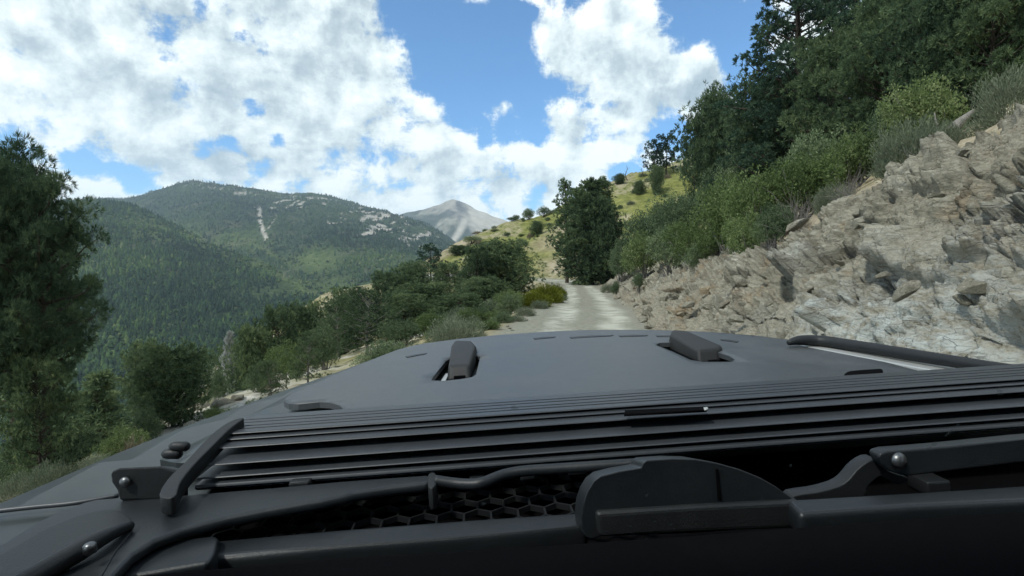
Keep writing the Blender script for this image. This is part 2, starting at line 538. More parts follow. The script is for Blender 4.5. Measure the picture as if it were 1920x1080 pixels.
# ------------------------------------------------------------------ rock cut beside the road
def build_bank():
    ys = [-4.0]
    while ys[-1] < 51:
        ys.append(ys[-1] + max(.011, .0042 * max(abs(ys[-1]), 2.2)))
    ys = np.array(ys)
    # curve samples by y (the road runs ahead here)
    idx = np.interp(ys, RC[:, 1], np.arange(len(RC)))
    i0 = np.clip(np.floor(idx).astype(int), 0, len(RC) - 2); f = (idx - i0)[:, None]
    C = RC[i0] * (1 - f) + RC[i0 + 1] * f
    N = RN[i0] * (1 - f) + RN[i0 + 1] * f
    S = RS[i0] * (1 - f[:, 0]) + RS[i0 + 1] * f[:, 0]
    nv = 330
    t = np.linspace(0, 1, nv)
    yr = C[:, 1]
    zb0, w, hb = bank_profile(np.full_like(yr, HALF), yr)
    U = (HALF - .35) + (w[:, None] + 1.25) * t[None, :]
    ZB, _, HB = bank_profile(np.maximum(U, HALF), np.repeat(yr[:, None], nv, 1))
    over = np.maximum(U - HALF - w[:, None], 0)
    slope = .62 + (.34 - .62) * sstep(yr, 30, 75)
    Zp = C[:, 2:3] + ZB + over * slope[:, None]
    Zp = Zp - .25 * sstep(HALF - U, .1, .35)
    X = C[:, 0:1] + N[:, 0:1] * U; Y = C[:, 1:2] + N[:, 1:2] * U
    # arc coordinate up the face
    dv = np.hypot(np.diff(U, axis=1), np.diff(Zp, axis=1))
    V = np.concatenate([np.zeros((len(ys), 1)), np.cumsum(dv, 1)], 1)
    Sg = np.repeat(S[:, None], nv, 1)
    # jointing runs obliquely across the face
    ca, sa = math.cos(.45), math.sin(.45)
    wx = (fbm(Sg * .7, V * .7, 3, 51) - .5) * 1.2; wy = (fbm(Sg * .7 + 40, V * .7, 3, 52) - .5) * 1.2
    A = (Sg * ca + V * sa) + wx * .5; B = (-Sg * sa + V * ca) + wy * .5
    f0, e0 = facets(A * .30 + 5, B * .42 + 2, 91, .9)
    f1, e1 = facets(A * .62, B * 1.05, 101, .95)
    f2, e2 = facets(A * 1.5 + 3, B * 2.6, 131, 1.0)
    f3, e3 = facets(A * 4.2 + 7, B * 6.8, 161, 1.0)
    f4, e4 = facets(A * 11 + 1, B * 17, 191, 1.0)
    n = fbm(Sg * 1.3, V * 1.3, 5, 61)
    rocky = sstep(V, .25, .9) * (1 - .75 * sstep(over, .1, .9))
    far_s = 1 + .012 * np.abs(Y)
    rough2 = .35 + .65 * sstep(fbm(Sg * .45, V * .6, 3, 66) + .12 * (f0 + f1), .42, .58)       # some beds break small, some stay smooth
    disp = .20 * f0 + .33 * f1 + .25 * f2 * rough2 + .15 * f3 * (.25 + .75 * rough2) + .065 * f4 * (.4 + .6 * rough2)
    disp = disp - .09 * np.exp(-e1 / .045) - .06 * np.exp(-e2 / .05) * rough2 - .04 * np.exp(-e3 / .06) * (.3 + .7 * rough2)
    disp = disp + .34 * (n - .5) + .05 * (fbm(Sg * 9, V * 9, 4, 63) - .5)
    # two weathered hollows under ledges, and a rib of upright slabs
    for (s0, v0, rs, rv, dep) in ((5.8, 2.45, .62, .22, .50), (4.15, 1.85, .42, .30, .50), (4.9, 3.3, .6, .16, .28), (9.6, 2.3, .6, .25, .30), (7.4, 3.3, .7, .18, .32), (12.5, 2.0, .5, .2, .25), (3.3, .95, .4, .2, .35)):
        dvv = V - v0 - .18 * (Sg - s0 - 22) + .10 * (wx + wy)
        gs = np.exp(-((Sg - s0 - 22) / rs) ** 2)
        disp = disp - dep * gs * np.where(dvv < 0, np.exp(-(dvv / rv) ** 2), np.exp(-(dvv / (.28 * rv)) ** 2)) + .16 * gs * np.exp(-((dvv - .30) / .16) ** 2)
    dirt = sstep(fbm(Sg * .55 + 3, V * .9, 4, 71) - .10 * sstep(V, 1.2, 2.6) + .05 * sstep(Sg - 22, 8, 12) - .06 * (1 - sstep(Sg - 22, 4.5, 7)), .505, .575)
    disp = disp * (1 - .60 * dirt) + dirt * (.05 * fbm(Sg * 6, V * 6, 4, 73) + .035 * np.maximum(facets(Sg * 9, V * 9, 231, .8)[0], -.1) - .10)
    disp = disp * (.10 + .90 * rocky) * np.clip(.75 + .25 * HB / 3, .4, 1)
    # rubble fan at the toe
    toe = (1 - sstep(V, .5, 1.1))
    g1, ge1 = facets(Sg * 5, V * 5, 211, .7); g2, ge2 = facets(Sg * 12, V * 12, 221, .7)
    disp = disp + toe * (.10 * np.maximum(g1, -.1) + .05 * g2 - .03 * np.exp(-ge1 / .1))
    # outward normal of the smooth face: towards the road and up
    du = np.gradient(U, axis=1); dz = np.gradient(Zp, axis=1); ln = np.hypot(du, dz)
    nu = -dz / ln; nz = du / ln
    end = sstep(ys, -4, -3)[:, None] * (1 - sstep(ys, 46, 51))[:, None]
    disp = disp * end - .5 * (1 - end)
    top_sink = sstep(t, .93, 1.0)[None, :] * .45
    Xd = X + N[:, 0:1] * nu * disp; Yd = Y + N[:, 1:2] * nu * disp; Zd = Zp + nz * disp - top_sink
    block = f1 * .5 + f2 * .5
    crack = (1 - dirt) * np.clip(np.exp(-e1 / .05) + .8 * np.exp(-e2 / .05) * rough2 + .5 * np.exp(-e3 / .07) * rough2, 0, 1)
    me = mesh_from("rock_bank", np.stack([Xd, Yd, Zd], -1).reshape(-1, 3), grid_faces(len(ys), nv)[:, ::-1],
                   dict(block=block, crack=crack, up=V, along=Sg - 22, toe=np.maximum(toe, dirt)), smooth=False)
    return me


def mat_rock():
    m, t, out = new_mat("cut_rock")
    geo = t.node('ShaderNodeNewGeometry')
    P = geo.outputs['Position']
    blk = t.attr('block')
    mp = t.node('ShaderNodeMapping'); t.put(mp.inputs['Vector'], P)
    mp.inputs['Rotation'].default_value = (0.5, .35, .2); mp.inputs['Scale'].default_value = (1, .45, 1.6)
    nA = t.noise(P, 1.1, 6, .6); nB = t.noise(mp.outputs[0], 7.5, 8, .72); nC = t.noise(P, 30, 4, .65); nD = t.noise(P, .55, 3, .5)
    col = t.ramp(t.math('ADD', t.math('MULTIPLY', nB, .75), t.math('ADD', t.math('MULTIPLY', blk, .22), .12)),
                 [(.25, (.135, .122, .09)), (.42, (.235, .218, .165)), (.58, (.315, .297, .232)), (.78, (.43, .41, .335))])
    # rusty and ochre staining
    col = t.mix(t.math('MULTIPLY', t.smooth(nA, .53, .68), .7), col, t.ramp(nB, [(.3, (.20, .135, .075)), (.6, (.34, .255, .155)), (.8, (.44, .36, .25))]))
    # blue-grey fresh rock and white dust
    col = t.mix(t.math('MULTIPLY', t.smooth(nD, .56, .72), .55), col, t.ramp(nB, [(.25, (.235, .25, .225)), (.5, (.37, .385, .35)), (.75, (.53, .545, .50))]))
    al = t.attr('along'); up = t.attr('up')
    dx = t.math('MULTIPLY', t.math('SUBTRACT', al, 5.4), .42); dy = t.math('MULTIPLY', t.math('SUBTRACT', up, 1.6), .95)
    spot = t.math('EXPONENT', t.math('MULTIPLY', t.math('ADD', t.math('MULTIPLY', dx, dx), t.math('MULTIPLY', dy, dy)), -1.0))
    mb = t.node('ShaderNodeMapping'); t.put(mb.inputs['Vector'], t.vmath('ADD', P, t.vmath('SCALE', t.node('ShaderNodeTexNoise', noise_dimensions='3D').outputs['Color'], scale=.55)))
    mb.inputs['Rotation'].default_value = (.9, .25, .35); mb.inputs['Scale'].default_value = (1.0, .8, 3.2)
    v1 = t.voronoi(mb.outputs[0], 2.3, 'DISTANCE_TO_EDGE'); v2 = t.voronoi(mb.outputs[0], 6.5, 'DISTANCE_TO_EDGE')
    vc = t.voronoi(mb.outputs[0], 6.5, 'F1', 'Color')
    lines = t.math('MAXIMUM', t.math('MULTIPLY', t.math('MULTIPLY', t.smooth(v1, .022, .004), t.smooth(nD, .40, .56)), .26), t.math('MULTIPLY', t.math('MULTIPLY', t.smooth(v2, .045, .006), t.smooth(nB, .50, .62)), .36))
    col = t.mix(.5, col, t.mix(1.0, col, t.ramp(t.math('ADD', t.math('MULTIPLY', vc, .9), .05), [(.2, .66), (.55, 1.02), (.85, 1.4)]), 'MULTIPLY'))
    col = t.mix(t.math('MULTIPLY', lines, t.math('SUBTRACT', 1.0, t.attr('toe'))), col, (.085, .075, .057))
    col = t.mix(t.math('MULTIPLY', t.attr('crack'), .6), col, (.09, .078, .058))
    spk = t.smooth(nC, .57, .66)
    col = t.mix(t.math('MULTIPLY', spk, .6), col, (.17, .15, .12))
    spk2 = t.smooth(nC, .36, .26)
    col = t.mix(t.math('MULTIPLY', spk2, .4), col, (.56, .54, .49))
    dust = t.ramp(nC, [(.3, (.17, .148, .105)), (.48, (.265, .24, .18)), (.62, (.34, .315, .245)), (.76, (.46, .44, .37))])
    col = t.mix(t.math('MULTIPLY', t.attr('toe'), .85), col, dust)
    col = t.mix(t.math('MULTIPLY', spot, t.smooth(nB, .36, .62)), col, (.46, .485, .455))
    h = t.math('SUBTRACT', t.math('ADD', t.math('MULTIPLY', nB, 1.0), t.math('ADD', t.math('MULTIPLY', nC, .35), t.math('MULTIPLY', vc, .35))), t.math('MULTIPLY', lines, .8))
    principled(t, out, col, .92, .15, t.bump(h, .9, .07))
    return m


M_ROCK = mat_rock()
bank = tag(link("rock_bank", build_bank(), M_ROCK), kind='structure')


# ------------------------------------------------------------------ far country
def px_a(px):
    return (np.asarray(px, float) - 960) / 1000.0


def r_of(y):
    return (505 - np.asarray(y, float)) / 1000.0


RID_PX = [-500, 0, 190, 230, 255, 290, 340, 370, 410, 450, 500, 540, 590, 640, 700, 755, 790, 830, 860, 900, 1000, 1200, 1500]
RID_Y = [380, 392, 374, 375, 370, 358, 346, 342, 346, 352, 359, 363, 363, 375, 391, 403, 414, 434, 458, 486, 515, 530, 530]
SP_PX = [-500, 0, 120, 200, 300, 420, 520, 620, 690, 760, 900]
SP_Y = [380, 378, 366, 372, 412, 470, 512, 572, 612, 640, 660]
SP_D = [1500, 1420, 1350, 1300, 1250, 1120, 980, 840, 740, 640, 600]
SP_W = [1, 1, 1, 1, 1, 1, .95, .8, .45, .1, 0]


def far_z(a, d, noise=True):
    px = a * 1000 + 960
    zr_ = CAMZ + r_of(np.interp(px, RID_PX, RID_Y)) * 2600
    zs = CAMZ + r_of(np.interp(px, SP_PX, SP_Y)) * np.interp(px, SP_PX, SP_D)
    Ds = np.interp(px, SP_PX, SP_D); w = np.interp(px, SP_PX, SP_W)
    zv = np.interp(a, [-1.6, -.7, -.3, 0, .5], [-150, -125, -95, -62, -55])
    dv = np.interp(a, [-1.6, -.7, -.3, 0, .5], [330, 330, 400, 520, 600])
    t = np.clip((d - dv) / (2600 - dv), 0, 1)
    plain = zv + (zr_ - zv) * (t ** 1.12)
    # the nearer spur stands out from that flank
    up = np.clip((d - dv) / np.maximum(Ds - dv, 50), 0, 1)
    sp = np.where(d < Ds, zv + (zs - zv) * up ** .95, zs - .42 * (d - Ds))
    z = np.where(w > 0, np.maximum(plain - w * .10 * np.clip(d - dv, 0, 700) * np.exp(-((d - Ds * 1.25) / (.35 * Ds)) ** 2), sp * w + plain * (1 - w)), plain)
    z = np.where(d < dv, zv + (dv - d) * .02, z)
    z = np.where(d > 2600, zr_ - .35 * (d - 2600), z)
    if noise:
        x = a * d
        amp = np.clip((d - 250) / 1500, 0, 1)
        rg = fbm(x / 420 + .2 * d / 420, d / 620, 5, 301, .5, True)
        z = z + amp * (rg - .62) * 70 * (.35 + .65 * np.clip(np.abs(2600 - d) / 500, 0, 1)) + amp * (fbm(x / 60, d / 80, 3, 311) - .5) * 9
        z = z + amp * 6 * np.sin(3.0 * fbm(x / 300, d / 300, 3, 321) * 6)
    return z


def poly_dist(px, y, pts):
    best = np.full(np.shape(px), 1e9)
    for (x0, y0), (x1, y1) in zip(pts[:-1], pts[1:]):
        L2 = (x1 - x0) ** 2 + (y1 - y0) ** 2
        t = np.clip(((px - x0) * (x1 - x0) + (y - y0) * (y1 - y0)) / L2, 0, 1)
        best = np.minimum(best, np.hypot(px - x0 - t * (x1 - x0), y - y0 - t * (y1 - y0)))
    return best


def far_rock(a, d, z):
    px = a * 1000 + 960; yy = 505 - (z - CAMZ) / d * 1000
    x = a * d
    n = fbm(x / 38, d / 80, 5, 401, .65)
    n2 = fbm(x / 14, d / 36, 4, 411, .65)
    hi = d > 1500
    rk = np.zeros(a.shape)

    def patch(cx, cy, rx, ry, thr):
        q = np.exp(-((px - cx) / rx) ** 2 - ((yy - cy) / ry) ** 2)
        return np.clip((q * .8 + (n - .5) * 3.0 + (n2 - .5) * 1.6 - thr) * 3, 0, 1) * (q > .05)
    for p in ((530, 372, 45, 9, .75), (505, 388, 30, 8, .8), (560, 380, 40, 9, .95), (440, 362, 25, 5, .8), (700, 405, 60, 14, .62), (670, 412, 35, 10, .7), (740, 428, 45, 16, .72), (640, 385, 40, 8, .9), (790, 445, 35, 14, .8), (710, 440, 50, 12, .85), (600, 372, 50, 7, .9), (400, 352, 40, 5, .9)):
        rk = np.maximum(rk, patch(*p))
    st = poly_dist(px, yy, [(488, 392), (490, 420), (500, 445), (508, 470), (517, 495)])
    rk = np.maximum(rk, np.clip(1.6 - st / 3.4, 0, 1) * (n2 > .40))
    st = poly_dist(px, yy, [(520, 405), (503, 430)])
    rk = np.maximum(rk, np.clip(1.0 - st / 2.5, 0, 1) * (n2 > .5))
    return rk * hi


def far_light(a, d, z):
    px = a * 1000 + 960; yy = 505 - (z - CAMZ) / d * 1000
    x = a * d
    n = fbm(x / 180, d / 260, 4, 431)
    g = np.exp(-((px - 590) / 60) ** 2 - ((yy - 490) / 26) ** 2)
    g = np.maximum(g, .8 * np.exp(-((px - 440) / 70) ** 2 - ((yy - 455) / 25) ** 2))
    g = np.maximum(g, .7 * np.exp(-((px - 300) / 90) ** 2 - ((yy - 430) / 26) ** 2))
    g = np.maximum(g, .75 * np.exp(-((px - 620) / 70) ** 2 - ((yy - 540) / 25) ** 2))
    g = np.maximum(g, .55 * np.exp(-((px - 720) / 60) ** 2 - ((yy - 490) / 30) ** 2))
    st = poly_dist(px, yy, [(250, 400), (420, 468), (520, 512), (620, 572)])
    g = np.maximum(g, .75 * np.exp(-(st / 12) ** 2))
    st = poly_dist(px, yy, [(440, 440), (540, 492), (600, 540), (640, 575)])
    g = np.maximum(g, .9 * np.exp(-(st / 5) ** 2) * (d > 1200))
    g = g * (1 - .45 * sstep(d, 1500, 2000))  # far meadows dulled too, as part of the painted cloud shadow
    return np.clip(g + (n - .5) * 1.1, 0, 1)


def build_far():
    a = np.linspace(-1.55, .42, 760)
    d = np.geomspace(110, 3300, 460)
    A, Dd = np.meshgrid(a, d, indexing='ij')
    Z = far_z(A, Dd)
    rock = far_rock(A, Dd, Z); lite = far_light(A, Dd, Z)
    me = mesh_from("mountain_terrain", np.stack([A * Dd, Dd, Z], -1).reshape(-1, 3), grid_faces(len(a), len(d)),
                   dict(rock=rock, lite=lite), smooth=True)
    return me


def mat_far():
    m, t, out = new_mat("wooded_mountain")
    geo = t.node('ShaderNodeNewGeometry'); P = geo.outputs['Position']
    nA = t.noise(P, .012, 5, .6); nB = t.noise(P, .07, 5, .65); vo = t.voronoi(P, .13, 'F1')
    woods = t.ramp(nB, [(.3, (.014, .026, .014)), (.55, (.03, .05, .024)), (.75, (.055, .08, .036))])
    mead = t.ramp(nB, [(.3, (.045, .07, .022)), (.55, (.085, .115, .038)), (.75, (.14, .16, .06))])
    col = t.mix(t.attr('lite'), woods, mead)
    col = t.mix(t.math('MULTIPLY', t.smooth(nA, .52, .66), .45), col, (.10, .095, .06))
    rk = t.ramp(nB, [(.3, (.26, .23, .19)), (.6, (.42, .385, .33)), (.8, (.52, .49, .43))])
    col = t.mix(t.attr('rock'), col, rk)
    principled(t, out, col, .95, .05, t.bump(t.math('SUBTRACT', nB, t.math('MULTIPLY', vo, .6)), .8, 6.0))
    return m


M_FAR = mat_far()
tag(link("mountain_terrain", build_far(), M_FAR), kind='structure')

PK_PX = [400, 600, 700, 740, 757, 790, 820, 838, 850, 862, 880, 905, 930, 955, 1000, 1100, 1250]
PK_Y = [470, 440, 418, 409, 402, 394, 387, 378, 376, 378, 386, 397, 409, 417, 424, 440, 470]


def build_peak():
    a = np.linspace(-.5, .28, 420); d = np.geomspace(2350, 5000, 220)
    A, Dd = np.meshgrid(a, d, indexing='ij')
    px = A * 1000 + 960; x = A * Dd
    zc = CAMZ + r_of(np.interp(px, PK_PX, PK_Y)) * 4200
    t = np.clip((Dd - 2350) / 1850, 0, 1)
    Z = -120 + (zc + 120) * t ** 1.25
    Z = np.where(Dd > 4200, zc - .4 * (Dd - 4200), Z)
    ar = fbm(x / 700 + .3 * Dd / 700, Dd / 900, 5, 501, .5, True)
    Z = Z + (ar - .6) * 125 * np.clip(np.abs(4200 - Dd) / 700, .06, 1) + (fbm(x / 90, Dd / 120, 3, 511) - .5) * 22
    yy = 505 - (Z - CAMZ) / Dd * 1000
    n = fbm(x / 220, Dd / 300, 5, 521, .6) - .5
    scree_sunlit = np.clip((px - 858 - (yy - 376) * .15) / 22 + n * 3.0, 0, 1) * np.clip(1 - (yy - 425 + n * 60) / 14, 0, 1)  # right flank painted pale as if sunlit, mixed with real scree
    scree_sunlit = np.maximum(scree_sunlit, .55 * np.clip((n - .02) * 7, 0, 1) * np.clip(1 - (yy - 430) / 25, 0, 1))
    st = poly_dist(px, yy, [(872, 415), (862, 435), (848, 455), (842, 480)])
    scree_sunlit = np.maximum(scree_sunlit, np.clip(1.35 - st / np.interp(yy, [410, 480], [9, 3.5]), 0, 1))
    me = mesh_from("mountain_peak", np.stack([x, Dd, Z], -1).reshape(-1, 3), grid_faces(len(a), len(d)), dict(scree_sunlit=scree_sunlit, low=np.clip((yy - np.interp(px, [740, 800, 838, 872, 960], [390, 392, 396, 418, 428]) + n * 26) / 12, 0, 1)), smooth=True)
    m, tt, out = new_mat("peak_rock")
    geo = tt.node('ShaderNodeNewGeometry'); P = geo.outputs['Position']
    nB = tt.noise(P, .018, 6, .65)
    dark = tt.ramp(nB, [(.3, (.055, .056, .05)), (.6, (.115, .112, .098)), (.8, (.20, .19, .16))])  # left flank kept dark in colour, standing in for cloud shade
    scr = tt.ramp(nB, [(.3, (.38, .34, .27)), (.7, (.52, .475, .39))])
    wood = tt.ramp(nB, [(.3, (.026, .038, .024)), (.55, (.055, .066, .042)), (.72, (.10, .102, .075)), (.85, (.26, .245, .21))])
    c = tt.mix(tt.attr('low'), dark, wood)
    c = tt.mix(tt.attr('scree_sunlit'), c, scr)
    principled(tt, out, c, .95, .05, tt.bump(nB, .8, 18.0))
    tag(link("mountain_peak", me, m), kind='structure')


build_peak()


# ------------------------------------------------------------------ far woods (read as one mass)
def jag_cone(seed):
    r = np.random.default_rng(seed)
    V = []; F = []
    lv = [(.06, .30, .55), (.32, .23, .78), (.58, .15, 1.0)]
    for zb, rad, zt in lv:
        b = len(V); k = 6
        for i in range(k):
            an = 2 * math.pi * i / k + r.uniform(-.3, .3); rr = rad * r.uniform(.65, 1.25)
            V.append((rr * math.cos(an), rr * math.sin(an), zb + r.uniform(-.05, .06)))
        V.append((r.uniform(-.03, .03), r.uniform(-.03, .03), zt))
        for i in range(k):
            F.append((b + i, b + (i + 1) % k, b + k))
    return np.array(V), np.array(F)


def lump(seed):
    r = np.random.default_rng(seed)
    bm = bmesh.new(); bmesh.ops.create_icosphere(bm, subdivisions=1, radius=.5)
    V = np.array([v.co[:] for v in bm.verts]); F = np.array([[v.index for v in f.verts] for f in bm.faces]); bm.free()
    V = V * r.uniform(.6, 1.2, (len(V), 1)); V[:, 2] = V[:, 2] * .9 + .48
    return V, F


def build_forest():
    Vs = []; Fs = []; tint = []
    r = np.random.default_rng(99)
    N = 105000
    a = r.uniform(-1.4, .12, N); d = np.exp(r.uniform(math.log(190), math.log(2650), N))
    z = far_z(a, d)
    rock = far_rock(a, d, z); lite = far_light(a, d, z)
    x = a * d
    nz = fbm(x / 120, d / 160, 4, 601)
    keep = (rock < .3) & (r.uniform(0, 1, N) < np.clip(1.25 - .95 * lite + (nz - .5) * 2.6, .08, 1))
    a, d, z, x, lite = a[keep], d[keep], z[keep], x[keep], lite[keep]
    n = len(a)
    kind = (r.uniform(0, 1, n) < .25 + .45 * lite)
    hgt = r.uniform(4.5, 10.5, n) * (.7 + .7 * fbm(x / 45, d / 60, 3, 611))
    protos = [jag_cone(i) for i in range(5)] + [lump(i) for i in range(4)]
    pick = np.where(kind, 5 + r.integers(0, 4, n), r.integers(0, 5, n))
    off = 0
    for p, (V, F) in enumerate(protos):
        ii = np.nonzero(pick == p)[0]
        if not len(ii):
            continue
        m = len(ii)
        ang = r.uniform(0, 6.28, m); c, s = np.cos(ang), np.sin(ang)
        h = hgt[ii] * (.62 if p >= 5 else 1.0); wd = h * (r.uniform(.7, 1.15, m) if p >= 5 else r.uniform(.85, 1.35, m))
        vx = V[None, :, 0] * wd[:, None]; vy = V[None, :, 1] * wd[:, None]
        X = vx * c[:, None] - vy * s[:, None] + x[ii][:, None]
        Y = vx * s[:, None] + vy * c[:, None] + d[ii][:, None]
        Z = V[None, :, 2] * h[:, None] + z[ii][:, None] - .4
        Vs.append(np.stack([X, Y, Z], -1).reshape(-1, 3))
        Fs.append((F[None] + (np.arange(m) * len(V))[:, None, None]).reshape(-1, 3) + off)
        off += m * len(V)
        tn = np.clip(r.normal(.34, .15, m) - .13 * sstep(d[ii], 1350, 1700) + (.22 if p >= 5 else 0) * r.uniform(.3, 1, m) + .26 * lite[ii] + .9 * (fbm(x[ii] / 150, d[ii] / 200, 4, 621) - .5), 0, 1)  # farther trees tinted darker, standing in for cloud shadow on the main ridge
        tint.append(np.repeat(tn, len(V)))
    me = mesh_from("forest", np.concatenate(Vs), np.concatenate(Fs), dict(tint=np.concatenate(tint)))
    m, t, out = new_mat("far_foliage")
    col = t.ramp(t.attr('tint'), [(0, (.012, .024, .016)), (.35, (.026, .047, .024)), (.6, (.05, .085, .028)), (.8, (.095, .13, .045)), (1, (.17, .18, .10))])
    b = t.node('ShaderNodeBsdfDiffuse'); t.put(b.inputs[0], col)
    t.l.new(b.outputs[0], out.inputs['Surface'])
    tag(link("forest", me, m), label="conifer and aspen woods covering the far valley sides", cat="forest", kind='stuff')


build_forest()
# ------------------------------------------------------------------ foliage
def unit(v):
    return v / np.maximum(np.linalg.norm(v, axis=-1, keepdims=True), 1e-9)


def leaves(base, dirs, length, width, r, roll=None):
    """One flat pointed leaf per row: base point, direction, length, width."""
    n = len(base)
    rv = unit(r.normal(size=(n, 3)))
    side = unit(np.cross(dirs, rv))
    L = np.asarray(length).reshape(-1, 1) * np.ones((n, 1)); W = np.asarray(width).reshape(-1, 1) * np.ones((n, 1))
    mid = base + dirs * L * .5
    V = np.stack([base, mid + side * W * .5, base + dirs * L, mid - side * W * .5], 1).reshape(-1, 3)
    F = np.arange(n * 4).reshape(-1, 4)
    return V, F


def tube_mesh(paths, k=6):
    """paths: list of (pts (n,3), radii (n,)). One mesh of tapered round limbs."""
    Vs = []; Fs = []; off = 0
    for pts, rad in paths:
        pts = np.asarray(pts, float); rad = np.asarray(rad, float); n = len(pts)
        tan = unit(np.gradient(pts, axis=0))
        ref = np.array([1.0, 0, 0]) if abs(tan[0, 0]) < .8 else np.array([0, 1.0, 0])
        s = unit(np.cross(tan, ref)); b = np.cross(tan, s)
        an = np.linspace(0, 2 * math.pi, k, endpoint=False)
        ring = pts[:, None] + rad[:, None, None] * (np.cos(an)[None, :, None] * s[:, None] + np.sin(an)[None, :, None] * b[:, None])
        Vs.append(ring.reshape(-1, 3))
        i = np.arange(n - 1)[:, None] * k + np.arange(k)[None]
        j = np.arange(n - 1)[:, None] * k + (np.arange(k)[None] + 1) % k
        Fs.append(np.stack([i, j, j + k, i + k], -1).reshape(-1, 4) + off)
        off += n * k
    return np.concatenate(Vs), np.concatenate(Fs)


def mat_leaf(name, stops, trans=.25, rough=.55, objvar=.35):
    m, t, out = new_mat(name)
    tint = t.attr('tint')
    oi = t.node('ShaderNodeObjectInfo')
    f = t.math('ADD', tint, t.math('MULTIPLY', t.math('SUBTRACT', oi.outputs['Random'], .5), objvar), clamp=True)
    col = t.ramp(f, stops)
    d = t.node('ShaderNodeBsdfDiffuse'); t.put(d.inputs[0], col)
    tr = t.node('ShaderNodeBsdfTranslucent'); t.put(tr.inputs[0], col)
    mx = t.node('ShaderNodeMixShader'); mx.inputs[0].default_value = trans + .10
    t.l.new(d.outputs[0], mx.inputs[1]); t.l.new(tr.outputs[0], mx.inputs[2])
    t.l.new(mx.outputs[0], out.inputs['Surface'])
    return m


def mat_bark(name, a, b):
    m, t, out = new_mat(name)
    geo = t.node('ShaderNodeTexCoord')
    n = t.noise(geo.outputs['Object'], 14, 5, .65)
    principled(t, out, t.ramp(n, [(.3, a), (.7, b)]), .95, .1, t.bump(n, .8, .03))
    return m


L_PINE = mat_leaf("pine_needles", [(0, (0.030, 0.053, 0.034)), (.35, (0.073, 0.111, 0.060)), (.65, (0.135, 0.187, 0.091)), (1, (0.259, 0.300, 0.138))])
L_FIR = mat_leaf("fir_needles", [(0, (0.019, 0.034, 0.029)), (.4, (0.042, 0.077, 0.054)), (.7, (0.078, 0.125, 0.076)), (1, (0.143, 0.194, 0.110))])
L_NEAR = mat_leaf("near_pine_needles", [(0, (0.027, 0.047, 0.030)), (.4, (0.059, 0.094, 0.055)), (.7, (0.103, 0.149, 0.077)), (1, (0.190, 0.228, 0.110))])
L_OAK = mat_leaf("shrub_leaves", [(0, (0.051, 0.078, 0.030)), (.35, (0.101, 0.146, 0.053)), (.65, (0.168, 0.222, 0.089)), (1, (0.289, 0.323, 0.159))], .3)
L_MAHO = mat_leaf("dark_shrub_leaves", [(0, (0.046, 0.072, 0.043)), (.4, (0.102, 0.144, 0.077)), (.7, (0.169, 0.221, 0.115)), (1, (0.280, 0.324, 0.180))], .25)
L_SAGE = mat_leaf("sage_leaves", [(0, (0.094, 0.116, 0.077)), (.4, (0.165, 0.193, 0.127)), (.7, (0.242, 0.270, 0.182)), (1, (0.363, 0.374, 0.275))], .25)
L_RABB = mat_leaf("yellow_bush_leaves", [(0, (.055, .075, .010)), (.4, (.115, .135, .018)), (.7, (.19, .20, .030)), (1, (.30, .29, .06))], .3)
L_DRY = mat_leaf("dry_twigs", [(0, (.11, .09, .06)), (.5, (.20, .17, .12)), (1, (.33, .29, .21))], .1)
L_GREY = mat_leaf("bleached_needles", [(0, (.22, .23, .21)), (.5, (.36, .37, .34)), (1, (.50, .50, .47))], .15)
B_DARK = mat_bark("dark_bark", (.035, .028, .022), (.10, .082, .065))
B_GREY = mat_bark("grey_bark", (.12, .11, .10), (.27, .25, .22))


